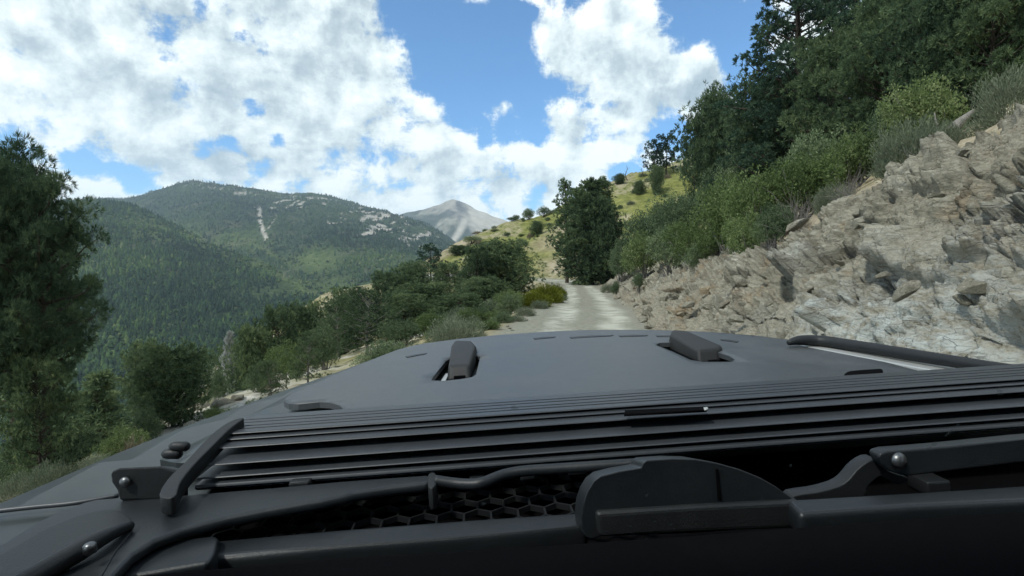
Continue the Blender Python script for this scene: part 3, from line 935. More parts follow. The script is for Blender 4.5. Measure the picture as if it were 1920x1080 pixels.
def gen_conifer(seed, H, R, base=.12, top=.35, nb=60, tuft=.20, lw=.028, per=14, up=.25, dens=6, clumpy=.35, lobes=3, fill=1.0, kind='round'):
    """Crown of needle tufts carried on limbs; returns (trunk mesh data, crown mesh data)."""
    r = np.random.default_rng(seed)
    nseg = 9
    lean = r.uniform(-.05, .05, 2) * H
    tz = np.linspace(0, H * .97, nseg)
    tp = np.stack([lean[0] * (tz / H) ** 1.5 + .03 * H * np.sin(tz * 1.1 + seed) * (tz / H), lean[1] * (tz / H) ** 1.5 + .02 * H * np.sin(tz * .9 + 2 * seed) * (tz / H), tz], 1)
    r0 = .020 * H + .03
    paths = [(tp, r0 * (1 - .93 * tz / H) ** .8 + .006)]
    C = []; Dn = []; sh = []
    ph = r.uniform(0, 6.28, 3)
    for i in range(nb):
        f = (i + r.uniform(0, 1)) / nb
        h = H * (base + (1 - base) * f ** .92)
        q = (h / H - base) / (1 - base)
        if kind == 'round':
            prof = (np.sin(math.pi * min(max(.10 + .88 * q, 0), 1) ** .85)) ** .6
        else:
            prof = (1 - q) ** .75 * (1 - math.exp(-(q + .06) * 9)) + .05
        an = i * 2.39996 + r.uniform(-.5, .5)
        lob = 1 + clumpy * math.sin(lobes * an + ph[0] + 5 * q) * .6 + clumpy * r.uniform(-.6, .5)
        L = max(.12 * R, R * prof * lob)
        s = np.array([np.interp(h, tz, tp[:, 0]), np.interp(h, tz, tp[:, 1]), min(h, H * .96)])
        el = up + r.uniform(-.2, .25) + (.55 * (q - .4) if kind == 'round' else .5 * q)
        dv = np.array([math.cos(an) * math.cos(el), math.sin(an) * math.cos(el), math.sin(el)])
        m = 5
        tt = np.linspace(0, 1, m)
        bend = (.22 if kind == 'round' else .30) * L
        pts = s + dv * L * tt[:, None] + np.array([0, 0, 1.0]) * (bend * (tt ** 2 - .45 * tt))[:, None] + r.normal(0, .025 * L, (m, 3)) * tt[:, None]
        paths.append((pts, (r0 * .30 * (1 - .5 * q)) * (1 - .85 * tt) + .004))
        nt = max(4, int(dens * L / max(R, .1) * 9 * fill))
        u = r.uniform(.22, 1.02, nt) ** .75
        cp = np.stack([np.interp(u, tt, pts[:, k]) for k in range(3)], 1)
        spread = (.09 + .17 * u * (1 - .5 * u))[:, None] * L
        jit = r.normal(0, 1, (nt, 3)) * spread * np.array([1, 1, .55])
        C.append(cp + jit); Dn.append(unit(jit * .8 + dv * (.35 * L) + np.array([0, 0, .3 * L])))
        sh.append(np.full(nt, r.uniform(-.16, .16)))
    C.append(tp[-3:].repeat(5, 0) + r.normal(0, .05 * R, (15, 3))); Dn.append(np.tile([0, 0, 1.0], (15, 1))); sh.append(np.zeros(15))
    C = np.concatenate(C); Dn = np.concatenate(Dn); sh = np.concatenate(sh)
    n = len(C)
    b = np.repeat(C, per, 0)
    ld = unit(np.repeat(Dn, per, 0) * .8 + r.normal(0, .62, (n * per, 3)))
    ln = tuft * r.uniform(.55, 1.15, n * per)
    V, F = leaves(b + ld * .01, ld, ln, lw * r.uniform(.8, 1.25, n * per), r)
    tint = np.clip(np.repeat(r.normal(.45, .13, n) + sh, per) + r.normal(0, .07, n * per), 0, 1)
    crown = mesh_from("crown", V, F, dict(tint=np.repeat(tint, 4)))
    tv, tf = tube_mesh(paths, 6)
    return mesh_from("trunk", tv, tf, smooth=True), crown


def gen_clump_pine(seed, H, R, base=.2, nb=50, rc=.3, nt=22, per=12, tuft=.16, lw=.03, up=.25, clumps=3, kind='round', flat=.7, irr=.35):
    """Pine whose needles sit in separate heads at and along the limb ends, with gaps between them."""
    r = np.random.default_rng(seed)
    nseg = 9
    tz = np.linspace(0, H * .96, nseg)
    wob = .035 * H
    tp = np.stack([wob * np.sin(tz / H * 4 + seed) * (tz / H), wob * np.cos(tz / H * 3.3 + 2 * seed) * (tz / H), tz], 1)
    r0 = .018 * H + .03
    paths = [(tp, r0 * (1 - .93 * tz / H) ** .8 + .006)]
    C = []; O = []; sh = []
    for i in range(nb):
        f = (i + r.uniform(0, 1)) / nb
        q = f ** .9
        h = H * (base + (.97 - base) * q)
        if kind == 'round':
            prof = math.sin(math.pi * (.14 + .80 * q) ** .9) ** .55
        else:
            prof = (1 - q) ** .8 * (1 - math.exp(-(q + .08) * 10)) + .08
        L = R * max(.14, prof * (1 + irr * r.uniform(-1, .8)))
        an = i * 2.39996 + r.uniform(-.6, .6)
        el = up + r.uniform(-.25, .25) + (.7 * (q - .35) if kind == 'round' else .35 * q)
        dv = np.array([math.cos(an) * math.cos(el), math.sin(an) * math.cos(el), math.sin(el)])
        s0 = np.array([np.interp(h, tz, tp[:, 0]), np.interp(h, tz, tp[:, 1]), h])
        tt = np.linspace(0, 1, 6)
        pts = s0 + dv * L * tt[:, None] + np.array([0, 0, 1.0]) * (.22 * L * (tt ** 2 - .5 * tt))[:, None] + r.normal(0, .03 * L, (6, 3)) * tt[:, None]
        paths.append((pts, (r0 * .32 * (1 - .5 * q)) * (1 - .85 * tt) + .005))
        k = max(1, int(round(clumps * L / R + r.uniform(-.3, .6))))
        for j in range(k):
            u = 1.0 - j * min(.30, .8 / max(k, 1)) + r.uniform(-.06, .04)
            c = np.array([np.interp(u, tt, pts[:, a]) for a in range(3)])
            if j:
                c = c + np.cross(dv, [0, 0, 1]) * r.uniform(-.30, .30) * L + np.array([0, 0, r.uniform(0, .10) * L])
                paths.append((np.stack([pts[3], (pts[3] + c) / 2 + [0, 0, .02], c]), np.array([.012, .008, .004])))
            rr = rc * r.uniform(.7, 1.25)
            d = unit(r.normal(size=(nt, 3)) + np.array([0, 0, .35]) + dv * .3)
            rad = r.uniform(.25, 1.0, nt) ** .6
            C.append(c + d * rad[:, None] * rr * np.array([1, 1, flat])); O.append(unit(d + dv * .35 + np.array([0, 0, .25]))); sh.append(np.full(nt, r.uniform(-.14, .14)))
    C = np.concatenate(C); O = np.concatenate(O); sh = np.concatenate(sh); n = len(C)
    b = np.repeat(C, per, 0)
    ld = unit(np.repeat(O, per, 0) * .9 + r.normal(0, .55, (n * per, 3)))
    V, F = leaves(b, ld, tuft * r.uniform(.6, 1.15, n * per), lw * r.uniform(.8, 1.2, n * per), r)
    tint = np.clip(np.repeat(r.normal(.46, .12, n) + sh, per) + r.normal(0, .07, n * per), 0, 1)
    crown = mesh_from("crown", V, F, dict(tint=np.repeat(tint, 4)))
    tv, tf = tube_mesh(paths, 6)
    return mesh_from("trunk", tv, tf, smooth=True), crown


def gen_shrub(seed, W, H, n_stem=14, dens=1500, leaf=.055, lw=.03, lobes=6, flat=.5, bare=.15, gap=.35):
    """Leafy bush of several lobes on forked stems."""
    r = np.random.default_rng(seed)
    lob = []
    for i in range(lobes):
        an = 2 * math.pi * i / lobes + r.uniform(-.4, .4); rr = W * .5 * r.uniform(.18, .62)
        lob.append((rr * math.cos(an), rr * math.sin(an), H * r.uniform(.42, .74), W * r.uniform(.17, .30), H * r.uniform(.20, .34)))
    lob.append((r.uniform(-.1, .1) * W, r.uniform(-.1, .1) * W, H * .72, W * .25, H * .30))
    C = []; sh = []
    for (x, y, z, rx, rz) in lob:
        k = dens // len(lob)
        d = unit(r.normal(size=(k, 3))); rad = r.uniform(.25, 1.06, k) ** .55
        p = np.stack([x + d[:, 0] * rx * rad, y + d[:, 1] * rx * rad, z + d[:, 2] * rz * rad], 1)
        lump_ = np.sin(p[:, 0] * 9 / W * 2 + seed) * np.sin(p[:, 1] * 9 / W * 2 + 2 * seed) * np.sin(p[:, 2] * 8 / H * 2)
        p = p[(lump_ > -gap) & (p[:, 2] > H * bare * .6)]
        C.append(p); sh.append(np.full(len(p), r.uniform(-.12, .12)))
    C = np.concatenate(C); sh = np.concatenate(sh); n = len(C); per = 5
    b = np.repeat(C, per, 0) + r.normal(0, leaf * .55, (n * per, 3))
    cen = np.array([0, 0, H * .35])
    ld = unit(unit(b - cen) * .7 + r.normal(0, .75, (n * per, 3)))
    V, F = leaves(b, ld, leaf * r.uniform(.6, 1.3, n * per), lw * r.uniform(.7, 1.3, n * per), r)
    tint = np.clip(np.repeat(r.normal(.45, .14, n) + sh, per) + r.normal(0, .08, n * per), 0, 1)
    crown = mesh_from("crown", V, F, dict(tint=np.repeat(tint, 4)))
    paths = []
    for i in range(n_stem):
        q = C[r.integers(0, n)]
        p0 = np.array([r.normal(0, .05 * W), r.normal(0, .05 * W), -.1])
        t = np.linspace(0, 1, 5)[:, None]
        pts = p0 * (1 - t) + q * t + np.array([0, 0, 1]) * (t * (1 - t)) * .18 * H + r.normal(0, .02 * W, (5, 3)) * t
        paths.append((pts, (.014 * H + .006) * (1 - .8 * t[:, 0])))
    tv, tf = tube_mesh(paths, 5)
    return mesh_from("stem", tv, tf, smooth=True), crown


def gen_sage(seed, W, H, n=3200, blade=.11, lw=.014, upr=.9, droop=.0):
    """Round bush of upright fine shoots."""
    r = np.random.default_rng(seed)
    k = n // 6
    d = unit(np.stack([r.normal(0, 1, k), r.normal(0, 1, k), np.abs(r.normal(0, .9, k)) + .05], 1))
    rad = r.uniform(.35, 1.0, k) ** .5
    wob = 1 + .16 * np.sin(np.arctan2(d[:, 1], d[:, 0]) * 4 + seed) + .12 * np.sin(d[:, 2] * 7 + seed)
    C = np.stack([d[:, 0] * W * .5, d[:, 1] * W * .5, d[:, 2] * H * .9], 1) * (rad * wob)[:, None]
    b = np.repeat(C, 6, 0) + r.normal(0, .03 * W, (k * 6, 3))
    ld = unit(np.repeat(d, 6, 0) * .7 + np.array([0, 0, upr]) + r.normal(0, .33, (k * 6, 3)))
    V, F = leaves(b, ld, blade * r.uniform(.6, 1.3, k * 6), lw, r)
    tint = np.clip(np.repeat(r.normal(.45, .15, k), 6) + r.normal(0, .1, k * 6), 0, 1)
    crown = mesh_from("foliage", V, F, dict(tint=np.repeat(tint, 4)))
    paths = []
    for i in range(12):
        q = C[r.integers(0, k)]; t = np.linspace(0, 1, 4)[:, None]
        paths.append((np.array([0, 0, -.08]) * (1 - t) + q * t + np.array([0, 0, .1]) * t * (1 - t) * H, .010 * (1 - .7 * t[:, 0]) + .002))
    tv, tf = tube_mesh(paths, 4)
    return mesh_from("stem", tv, tf, smooth=True), crown


def gen_twigs(seed, W, H, n=34):
    """Leafless grey bush."""
    r = np.random.default_rng(seed); paths = []
    for i in range(n):
        an = r.uniform(0, 6.28); el = r.uniform(.15, 1.4); L = r.uniform(.5, 1)
        dv = np.array([math.cos(an) * math.cos(el) * W * .5, math.sin(an) * math.cos(el) * W * .5, math.sin(el) * H]) * L
        t = np.linspace(0, 1, 5)[:, None]
        pts = dv * t + r.normal(0, .035 * W, (5, 3)) * t - np.array([0, 0, .05])
        paths.append((pts, .010 * (1 - .8 * t[:, 0]) + .002))
        for j in range(4):
            s = pts[r.integers(1, 5)]; d2 = unit(dv + r.normal(0, .5, 3) * np.linalg.norm(dv)) * .22 * (W + H)
            paths.append((s + d2 * np.linspace(0, 1, 3)[:, None], np.array([.005, .003, .0015])))
    tv, tf = tube_mesh(paths, 4)
    return mesh_from("branches", tv, tf, smooth=True)


def gen_snag(seed, H, n=16, spread=.4):
    r = np.random.default_rng(seed); z = np.linspace(0, H, 7)
    tp = np.stack([.04 * H * np.sin(z * 2 + seed), .03 * H * np.cos(z * 1.6), z], 1)
    paths = [(tp, .02 * H * (1 - .9 * z / H) + .012)]
    for i in range(n):
        h = r.uniform(.3, .97) * H; an = r.uniform(0, 6.28); L = spread * H * r.uniform(.35, .8) * (1.15 - h / H)
        s = np.array([np.interp(h, z, tp[:, 0]), np.interp(h, z, tp[:, 1]), h]); t = np.linspace(0, 1, 4)[:, None]
        paths.append((s + np.array([math.cos(an), math.sin(an), .8]) * L * t + np.array([0, 0, .2 * L]) * t * t, .012 * (1 - .7 * t[:, 0]) * H / 3))
    tv, tf = tube_mesh(paths, 5)
    return mesh_from("bare_wood", tv, tf, smooth=True)


# prototypes: each is (name, category, [(part, mesh, material)], natural height, natural width)
PROTO = {}


def proto(key, name, cat, parts, H, W):
    PROTO[key] = (name, cat, parts, H, W)


def con(key, name, leafm, barkm, H, W, **k):
    tr, cr = gen_conifer(H=H, R=W / 2, **k)
    tr.materials.append(barkm); cr.materials.append(leafm)
    proto(key, name, 'tree', [('trunk', tr), ('crown', cr)], H, W)


def cpi(key, name, leafm, barkm, H, W, **k):
    tr, cr = gen_clump_pine(H=H, R=W / 2, **k)
    tr.materials.append(barkm); cr.materials.append(leafm)
    proto(key, name, 'tree', [('trunk', tr), ('crown', cr)], H, W)


def shr(key, name, leafm, barkm, H, W, **k):
    st, cr = gen_shrub(H=H, W=W, **k)
    st.materials.append(barkm); cr.materials.append(leafm)
    proto(key, name, 'shrub', [('stem', st), ('crown', cr)], H, W)


def sag(key, name, leafm, barkm, H, W, cat='bush', **k):
    st, cr = gen_sage(H=H, W=W, **k)
    st.materials.append(barkm); cr.materials.append(leafm)
    proto(key, name, cat, [('stem', st), ('foliage', cr)], H, W)


cpi('near_pine', 'pine_tree', L_NEAR, B_DARK, 6, 3.0, seed=11, base=.40, nb=62, rc=.34, nt=34, per=16, tuft=.15, lw=.013, up=.35, clumps=3)
cpi('pinyon', 'pinyon_pine', L_PINE, B_DARK, 5, 4.2, seed=12, base=.08, nb=66, rc=.44, nt=24, per=11, tuft=.20, lw=.034, up=.25, clumps=3)
cpi('pinyon2', 'pinyon_pine', L_PINE, B_GREY, 5, 4.6, seed=13, base=.16, nb=46, rc=.42, nt=22, per=11, tuft=.18, lw=.030, up=.30, clumps=3, irr=.5)
con('juniper', 'juniper_tree', L_PINE, B_DARK, 5, 4.4, seed=14, base=.02, nb=90, tuft=.22, lw=.040, per=13, up=.45, dens=8, clumpy=.45)
con('twin', 'pine_tree', L_PINE, B_DARK, 9, 3.6, seed=25, base=.03, nb=120, tuft=.24, lw=.05, per=12, up=.15, dens=8, clumpy=.35)
cpi('twin2', 'pine_tree', L_PINE, B_DARK, 9, 3.6, seed=26, base=.2, nb=60, rc=.36, nt=16, per=10, tuft=.22, lw=.05, up=.15, clumps=2, kind='cone')
con('dense', 'pine_tree', L_PINE, B_DARK, 8, 4.4, seed=15, base=.02, nb=130, tuft=.26, lw=.05, per=13, up=.15, dens=9, clumpy=.35, kind='round')
cpi('fir', 'fir_tree', L_FIR, B_DARK, 11, 6.4, seed=16, base=.04, nb=110, rc=.40, nt=22, per=12, tuft=.20, lw=.04, up=.08, clumps=4, kind='cone', flat=.6)
cpi('fir2', 'fir_tree', L_FIR, B_DARK, 11, 5.6, seed=17, base=.03, nb=110, rc=.40, nt=20, per=12, tuft=.20, lw=.042, up=.12, clumps=3, kind='cone', flat=.6)
cpi('crest_pine', 'pine_tree', L_FIR, B_DARK, 6, 3.8, seed=18, base=.18, nb=40, rc=.42, nt=14, per=9, tuft=.30, lw=.08, up=.15, clumps=2)
con('slope_fir', 'fir_tree', L_PINE, B_DARK, 10, 4.2, seed=19, base=.05, nb=90, tuft=.28, lw=.06, per=10, up=-.05, dens=6, clumpy=.4, kind='cone')
cpi('slope_pine', 'pine_tree', L_PINE, B_GREY, 9, 5.0, seed=20, base=.12, nb=60, rc=.45, nt=14, per=9, tuft=.28, lw=.07, up=.2, clumps=2)
con('pale_snag', 'dead_conifer', L_GREY, B_GREY, 4, 1.5, seed=21, base=.05, nb=70, tuft=.16, lw=.035, per=9, up=-.05, dens=5, clumpy=.4, kind='cone')
shr('oak', 'leafy_shrub', L_OAK, B_GREY, 2.2, 3.0, seed=31, dens=2600, leaf=.085, lw=.048, lobes=8)
shr('oak2', 'leafy_shrub', L_OAK, B_GREY, 2.0, 3.2, seed=32, dens=2400, leaf=.080, lw=.045, lobes=7, gap=.25)
shr('maho', 'dark_shrub', L_MAHO, B_GREY, 2.2, 2.8, seed=33, dens=2400, leaf=.080, lw=.042, lobes=7)
shr('maho2', 'dark_shrub', L_MAHO, B_DARK, 2.4, 3.2, seed=34, dens=2500, leaf=.085, lw=.046, lobes=9, gap=.25)
sag('sage', 'sagebrush', L_SAGE, B_GREY, 1.0, 1.4, seed=41, n=9600, blade=.085, lw=.014, upr=.45)
sag('sage2', 'sagebrush', L_SAGE, B_GREY, .9, 1.5, seed=42, n=9600, blade=.080, lw=.014, upr=.35)
sag('rabbit', 'yellow_bush', L_RABB, B_GREY, 1.3, 2.2, seed=43, n=7000, blade=.20, lw=.026)
sag('dry', 'dry_grass_tuft', L_DRY, B_GREY, .5, .8, seed=44, n=1400, blade=.22, lw=.012, upr=1.0, cat='grass tuft')
for q in (1, 2):
    tw = gen_twigs(50 + q, 1.6, 1.0); tw.materials.append(B_GREY)
    proto('twigs%d' % q, 'bare_bush', 'bush', [('branches', tw)], 1.0, 1.6)
sn = gen_snag(61, 4.0); sn.materials.append(B_DARK); proto('snag', 'dead_tree', 'tree', [('bare_wood', sn)], 4.0, 2.0)

PLN = 0


def plant(key, px, d, top, wpx, label, group=None, sink=.12, cat=None, z=None):
    """One plant: sideways place px at depth d, the height its top reaches and its breadth in the photo give its real size."""
    global PLN
    name, c, parts, H, W = PROTO[key]
    x = (px - 960) / 1000.0 * d; y = d
    zb = (T1(x, y) if z is None else z) - sink
    ztop = CAMZ + (505 - top) / 1000.0 * d
    sz = max(ztop - zb, .15) / H
    sx = wpx / 1000.0 * d / W
    if c == 'tree':
        sx = max(sx, sz / 1.75)
    else:
        sz = min(sz, sx * 1.45)
    rot = random.uniform(0, 6.28)
    root = empty(name, (x, y, zb))
    root.rotation_euler = (0, 0, rot); root.scale = (sx, sx, sz)
    tag(root, label, cat or c, group)
    for pn, me in parts:
        link(pn, me, None, root)
    PLN += 1
    return root


# --- uphill (right hand) slope, wooded top
plant('fir', 1480, 25, -90, 270, "tallest dark fir with open branches standing against the blue sky")
plant('fir2', 1600, 28, -60, 240, "dark fir close behind the tallest fir, crown running out of the picture top")
plant('fir2', 1380, 31, 185, 90, "slim dark conifer at the foot of the tallest fir, edge of the wooded slope")
plant('juniper', 1335, 38, 205, 90, "dark conifer where the wooded slope meets the sky above the grassy hill")
plant('dense', 1700, 22, -40, 190, "dense dark pine on the wooded slope top, second in from the tall firs")
plant('fir', 1800, 20, -120, 220, "dark fir high on the slope above the pale sagebrush ledge")
plant('dense', 1905, 17, -130, 260, "shadowy dense pine in the top corner above the cut rock")
plant('pinyon', 1560, 21, 105, 170, "broad olive green pine beneath the tallest fir")
plant('pinyon', 1650, 18, 50, 190, "bushy green pine between the firs and the leafy shrubs on the slope")
plant('juniper', 1450, 26, 170, 150, "dark juniper below the tallest fir on the steep slope")
plant('juniper', 1755, 15.5, 20, 180, "dark bushy juniper halfway up the slope above the rock bank")
plant('pinyon', 1850, 14, -30, 190, "dark spreading pine overhanging the pale sage at the slope top")
plant('maho2', 1395, 29, 235, 120, "grey green dark shrub under the slim conifer on the slope")
plant('maho2', 1520, 17, 215, 140, "dark leafy shrub with shaded hollow under it, middle of the slope")
plant('maho', 1335, 32, 285, 110, "dark rounded shrub at the lower end of the wooded slope")
plant('oak', 1720, 12.6, 125, 150, "bright green shrub above the fallen log on the slope")
plant('oak2', 1590, 14.5, 205, 140, "light green shrub midway between the rock bank and the firs")
plant('maho', 1650, 14, 185, 110, "small dark shrub tucked behind the light green ones")
plant('oak', 1500, 14.5, 290, 150, "yellowish green shrub with pale twigs just above the rock bank")
plant('oak2', 1420, 15.5, 315, 170, "large leafy shrub spilling over the lip of the rock bank")
plant('oak', 1365, 18.5, 330, 150, "wide light green shrub beside the large leafy one on the bank lip")
plant('oak2', 1405, 13.6, 375, 120, "feathery green shrub hanging down the rock bank face")
plant('maho', 1448, 12.3, 385, 90, "dark grey shrub clinging to the bank between rock and leafy shrub")
plant('maho2', 1270, 30, 360, 120, "grey green shrub behind the lone roadside pine")
plant('maho2', 1215, 38, 395, 110, "dusty green shrub just behind the twin pine beside the road")
plant('oak2', 1300, 23, 385, 120, "olive shrub on the bank lip halfway to the bend")
plant('maho', 1255, 26, 425, 100, "bluish grey shrub low on the bank before the bend")
plant('oak', 1205, 31, 425, 90, "small green shrub on the bank between two grey shrubs")
plant('maho', 1165, 38, 450, 70, "dark low shrub next to the twin pine trunk")
plant('oak2', 1345, 20, 420, 100, "green shrub at the top of the pale broken rocks")
plant('maho', 1315, 20.5, 455, 80, "grey shrub sitting on the broken rock of the bank")
plant('maho2', 1285, 44, 330, 90, "dark shrub uphill of the roadside pine near the lit grass")
plant('oak', 1255, 50, 350, 80, "green shrub at the edge of the sunlit yellow grass")
plant('maho2', 1225, 52, 385, 70, "dark shadowed shrub below the sunlit yellow grass")
plant('sage', 1705, 9.6, 222, 130, "big pale sagebrush on the rock ledge")
plant('sage2', 1775, 9.0, 215, 80, "smaller pale sagebrush right beside the big one on the ledge")
plant('sage', 1885, 8.2, 85, 110, "pale green sagebrush at the very top of the cut rock")
plant('sage2', 1560, 13, 300, 70, "small grey sage on the ledge over the broken rocks")
plant('twigs1', 1745, 8.8, 268, 100, "bare grey bush under the big pale sagebrush")
plant('twigs2', 1490, 12, 335, 90, "leafless spiky bush on the lip of the rock bank")
plant('twigs1', 1590, 10.5, 330, 80, "bare wiry bush on the stony ledge")
plant('dry', 1282, 17.5, 553, 60, "tan dry tuft at the foot of the rock bank")
plant('dry', 1262, 20, 556, 34, "thin dry tuft beside the tan tuft at the bank foot")
plant('maho', 1155, 33, 500, 26, "tiny dark bush in the stony bank near the bend")
plant('sage2', 1140, 36, 507, 26, "tiny grey bush on the bank next to the bend")
plant('maho', 1198, 27, 505, 30, "tiny green bush half way up the stony bank")
# --- twin roadside pine
plant('twin', 1108, 47, 338, 105, "tall dense pine beside the road at the bend")
plant('twin2', 1063, 50, 337, 66, "airy pine with thin top joined to the dense roadside pine")
plant('juniper', 1128, 46, 395, 70, "bushy lower growth on the uphill side of the dense roadside pine")
# --- grassy hill
plant('crest_pine', 1226, 92, 272, 34, "dark pine on the hill crest, the shorter of a close pair")
plant('crest_pine', 1247, 93, 259, 42, "dark pine on the hill crest, the taller of a close pair")
plant('crest_pine', 1300, 80, 245, 46, "dark pine on the hill crest partly hidden by the wooded slope")
plant('juniper', 1230, 82, 318, 20, "small upright conifer just under the crest pair")
plant('juniper', 1161, 92, 330, 22, "round dark bush on the hill skyline beside the dead trees")
plant('juniper', 1197, 84, 343, 22, "round dark bush alone on the tan grass slope")
plant('snag', 1173, 94, 312, 22, "bare dead tree on the hill skyline, taller one")
plant('snag', 1202, 94, 316, 20, "bare dead tree on the hill skyline, shorter and more crooked one")
plant('juniper', 1007, 80, 418, 26, "round dark juniper in the middle of the tan slope")
plant('maho', 990, 94, 392, 34, "dark crest bush where the hill meets the distant peak")
plant('maho2', 1020, 95, 388, 30, "greyer crest bush next to the airy pine top")
plant('maho2', 962, 95, 408, 34, "low dark bush at the lower end of the hill crest")
plant('maho', 930, 92, 430, 30, "olive bush on the hill shoulder under the peak")
plant('maho2', 886, 84, 442, 40, "spreading dark bush on the outer hill shoulder")
plant('juniper', 862, 78, 462, 40, "dark bush on the outer hill shoulder above the pale soil")
plant('maho', 915, 76, 452, 30, "green bush downhill of the olive shoulder bush")
plant('oak', 905, 70, 478, 34, "lighter bush above the dark roadside juniper")
plant('maho', 945, 74, 462, 28, "dull green bush on the tan slope over the juniper top")
plant('oak2', 975, 70, 470, 40, "wide low bush half way down the tan slope")
plant('maho2', 1030, 84, 418, 24, "small bush close to the roadside pine on the tan slope")
hr = np.random.default_rng(5)
cnt = 0
while cnt < 46:
    px = hr.uniform(890, 1290); d = hr.uniform(62, 96)
    x = (px - 960) / 1000 * d
    u_, _, yr_, _ = road_uv(np.array([x]), np.array([d]))
    if u_[0] < 5:
        continue
    z_ = T1(x, d); yb = 505 - (z_ - CAMZ) / d * 1000
    if 1040 < px < 1150 and yb > 380:
        continue
    plant(['sage2', 'maho', 'oak', 'dry'][cnt % 4], px, d, yb - hr.uniform(4, 11), hr.uniform(9, 20), "small low bush dotted over the tan grass hill beyond the bend", "low bushes dotted over the grass hill", sink=.1)
    cnt += 1
# --- road edge, valley side
plant('rabbit', 1022, 27, 533, 66, "yellow green bush at the road edge by the bend")
plant('rabbit', 1000, 24, 545, 60, "yellow green bush lower along the road edge, in the row's middle")
plant('rabbit', 1042, 31, 533, 40, "yellowish bush at the far end of the roadside row")
plant('sage', 985, 19.5, 574, 40, "round grey green sage at the road edge, larger of two")
plant('sage2', 966, 17.5, 587, 36, "round grey green sage at the road edge, smaller and nearer the hood")
plant('sage', 1012, 23, 562, 36, "grey sage in front of the yellow bushes")
plant('sage2', 1050, 29, 549, 28, "grey sage where the road edge meets the bend")
plant('maho', 940, 17, 585, 50, "dull green bush just below the road edge")
plant('oak', 915, 15, 600, 60, "straggly green bush rising over the hood line")
plant('sage', 890, 13.5, 618, 44, "pale weedy bush above the hood edge")
vg = np.random.default_rng(31)
for k in range(22):
    sy = vg.uniform(7.5, 24); x = np.interp(sy, RC[:, 1], RC[:, 0]) - HALF - vg.uniform(.8, 4.5)
    if x < -3.2 and 8 < sy < 17: continue
    zb_ = T1(x, sy); hgt_ = vg.uniform(.45, 1.1)
    plant(['maho', 'oak2', 'sage', 'maho2', 'sage2', 'oak'][k % 6], 960 + x / sy * 1000, sy, 505 - (zb_ + hgt_ - CAMZ) / sy * 1000, vg.uniform(.8, 1.7) / sy * 1000, "low bush on the verge falling away from the dirt road, by the hood", "low bushes on the verge below the road edge")
# --- trees below the road
plant('juniper', 938, 36, 466, 120, "large round dark juniper just below the road bend")
plant('pinyon', 893, 34, 478, 70, "dark pine leaning against the round juniper")
plant('juniper', 903, 29, 530, 90, "dark bushy juniper in front of the large round one")
plant('crest_pine', 808, 58, 465, 44, "slender dark pine standing up above the tree belt")
plant('pinyon', 842, 44, 505, 70, "dark pine between the slender pine and the round juniper")
plant('juniper', 770, 44, 508, 90, "dark domed juniper in the middle of the tree belt")
plant('pinyon', 725, 40, 528, 80, "dark pine at the valley end of the tree belt")
plant('juniper', 800, 31, 540, 110, "broad dark juniper fronting the tree belt")
plant('pinyon', 862, 22, 560, 110, "mid green pine bush right above the hood corner")
plant('pinyon', 756, 27, 562, 110, "deep green pine in front of the domed juniper")
plant('pinyon2', 688, 19, 562, 130, "open sunlit pine with a visible forked trunk")
plant('pinyon2', 632, 23, 575, 80, "lighter green pine beside the forked one")
plant('juniper', 655, 32, 560, 80, "dark juniper behind the open sunlit pine")
plant('juniper', 572, 30, 590, 80, "low dark juniper on the valley rim")
plant('pinyon', 520, 27, 600, 70, "small dark pine at the rim where the slope drops off")
plant('maho', 605, 17, 612, 80, "green bush in front of the low dark juniper")
plant('oak2', 545, 15, 628, 90, "light green bush close above the fender")
plant('pinyon2', 575, 12.5, 640, 80, "small bright pine sprig near the fender line")
plant('pale_snag', 428, 24, 622, 24, "pale bleached conifer standing alone on the valley rim")
plant('juniper', 470, 21, 632, 70, "dark bush next to the pale bleached conifer")
plant('juniper', 320, 11, 668, 120, "thick dark juniper on the near slope edge")
plant('maho', 270, 10, 700, 70, "dark shrub merged with the thick near juniper")
plant('maho', 405, 14, 668, 50, "round dark bush between bleached conifer and thick juniper")
plant('oak', 395, 10.5, 745, 40, "small green bush beside the bare stony patch")
plant('maho2', 430, 9.6, 765, 40, "dark green bush low on the bare stony patch")
plant('maho', 480, 13, 690, 60, "leafy bush at the upper side of the stony patch")
plant('pinyon2', 505, 11, 690, 70, "young pine just over the fender line")
plant('sage', 345, 8.6, 760, 36, "pale sage on the slope by the fender")
plant('oak2', 215, 8.6, 770, 90, "tangled green bush on the near slope")
plant('sage2', 170, 7.6, 838, 60, "grey weeds on the slope just past the fender")
plant('sage', 80, 7.2, 868, 80, "pale weed clump lowest on the slope")
plant('sage2', 30, 8.0, 860, 80, "dusty weed clump at the picture edge above the fender")
plant('dry', 245, 7.6, 805, 50, "dry grass clump among the stones by the fender")
plant('maho2', 135, 8.8, 800, 90, "dark shrub below the large near pine")
plant('maho', 20, 10, 790, 110, "dark shrub in the shade under the large near pine")
# --- the big pine beside the valley
plant('near_pine', 78, 9.2, 372, 185, "large near pine with spiky tufted branches above the valley", sink=.3)
plant('near_pine', -40, 8.6, 350, 190, "large pine half out of the picture, behind the spiky tufted one", sink=.3)
plant('near_pine', 20, 12.5, 332, 110, "tall pine crown peeking out behind the two near pines", sink=.3)
plant('pinyon', 62, 8.6, 700, 120, "low bushy pine at the foot of the large near pine")
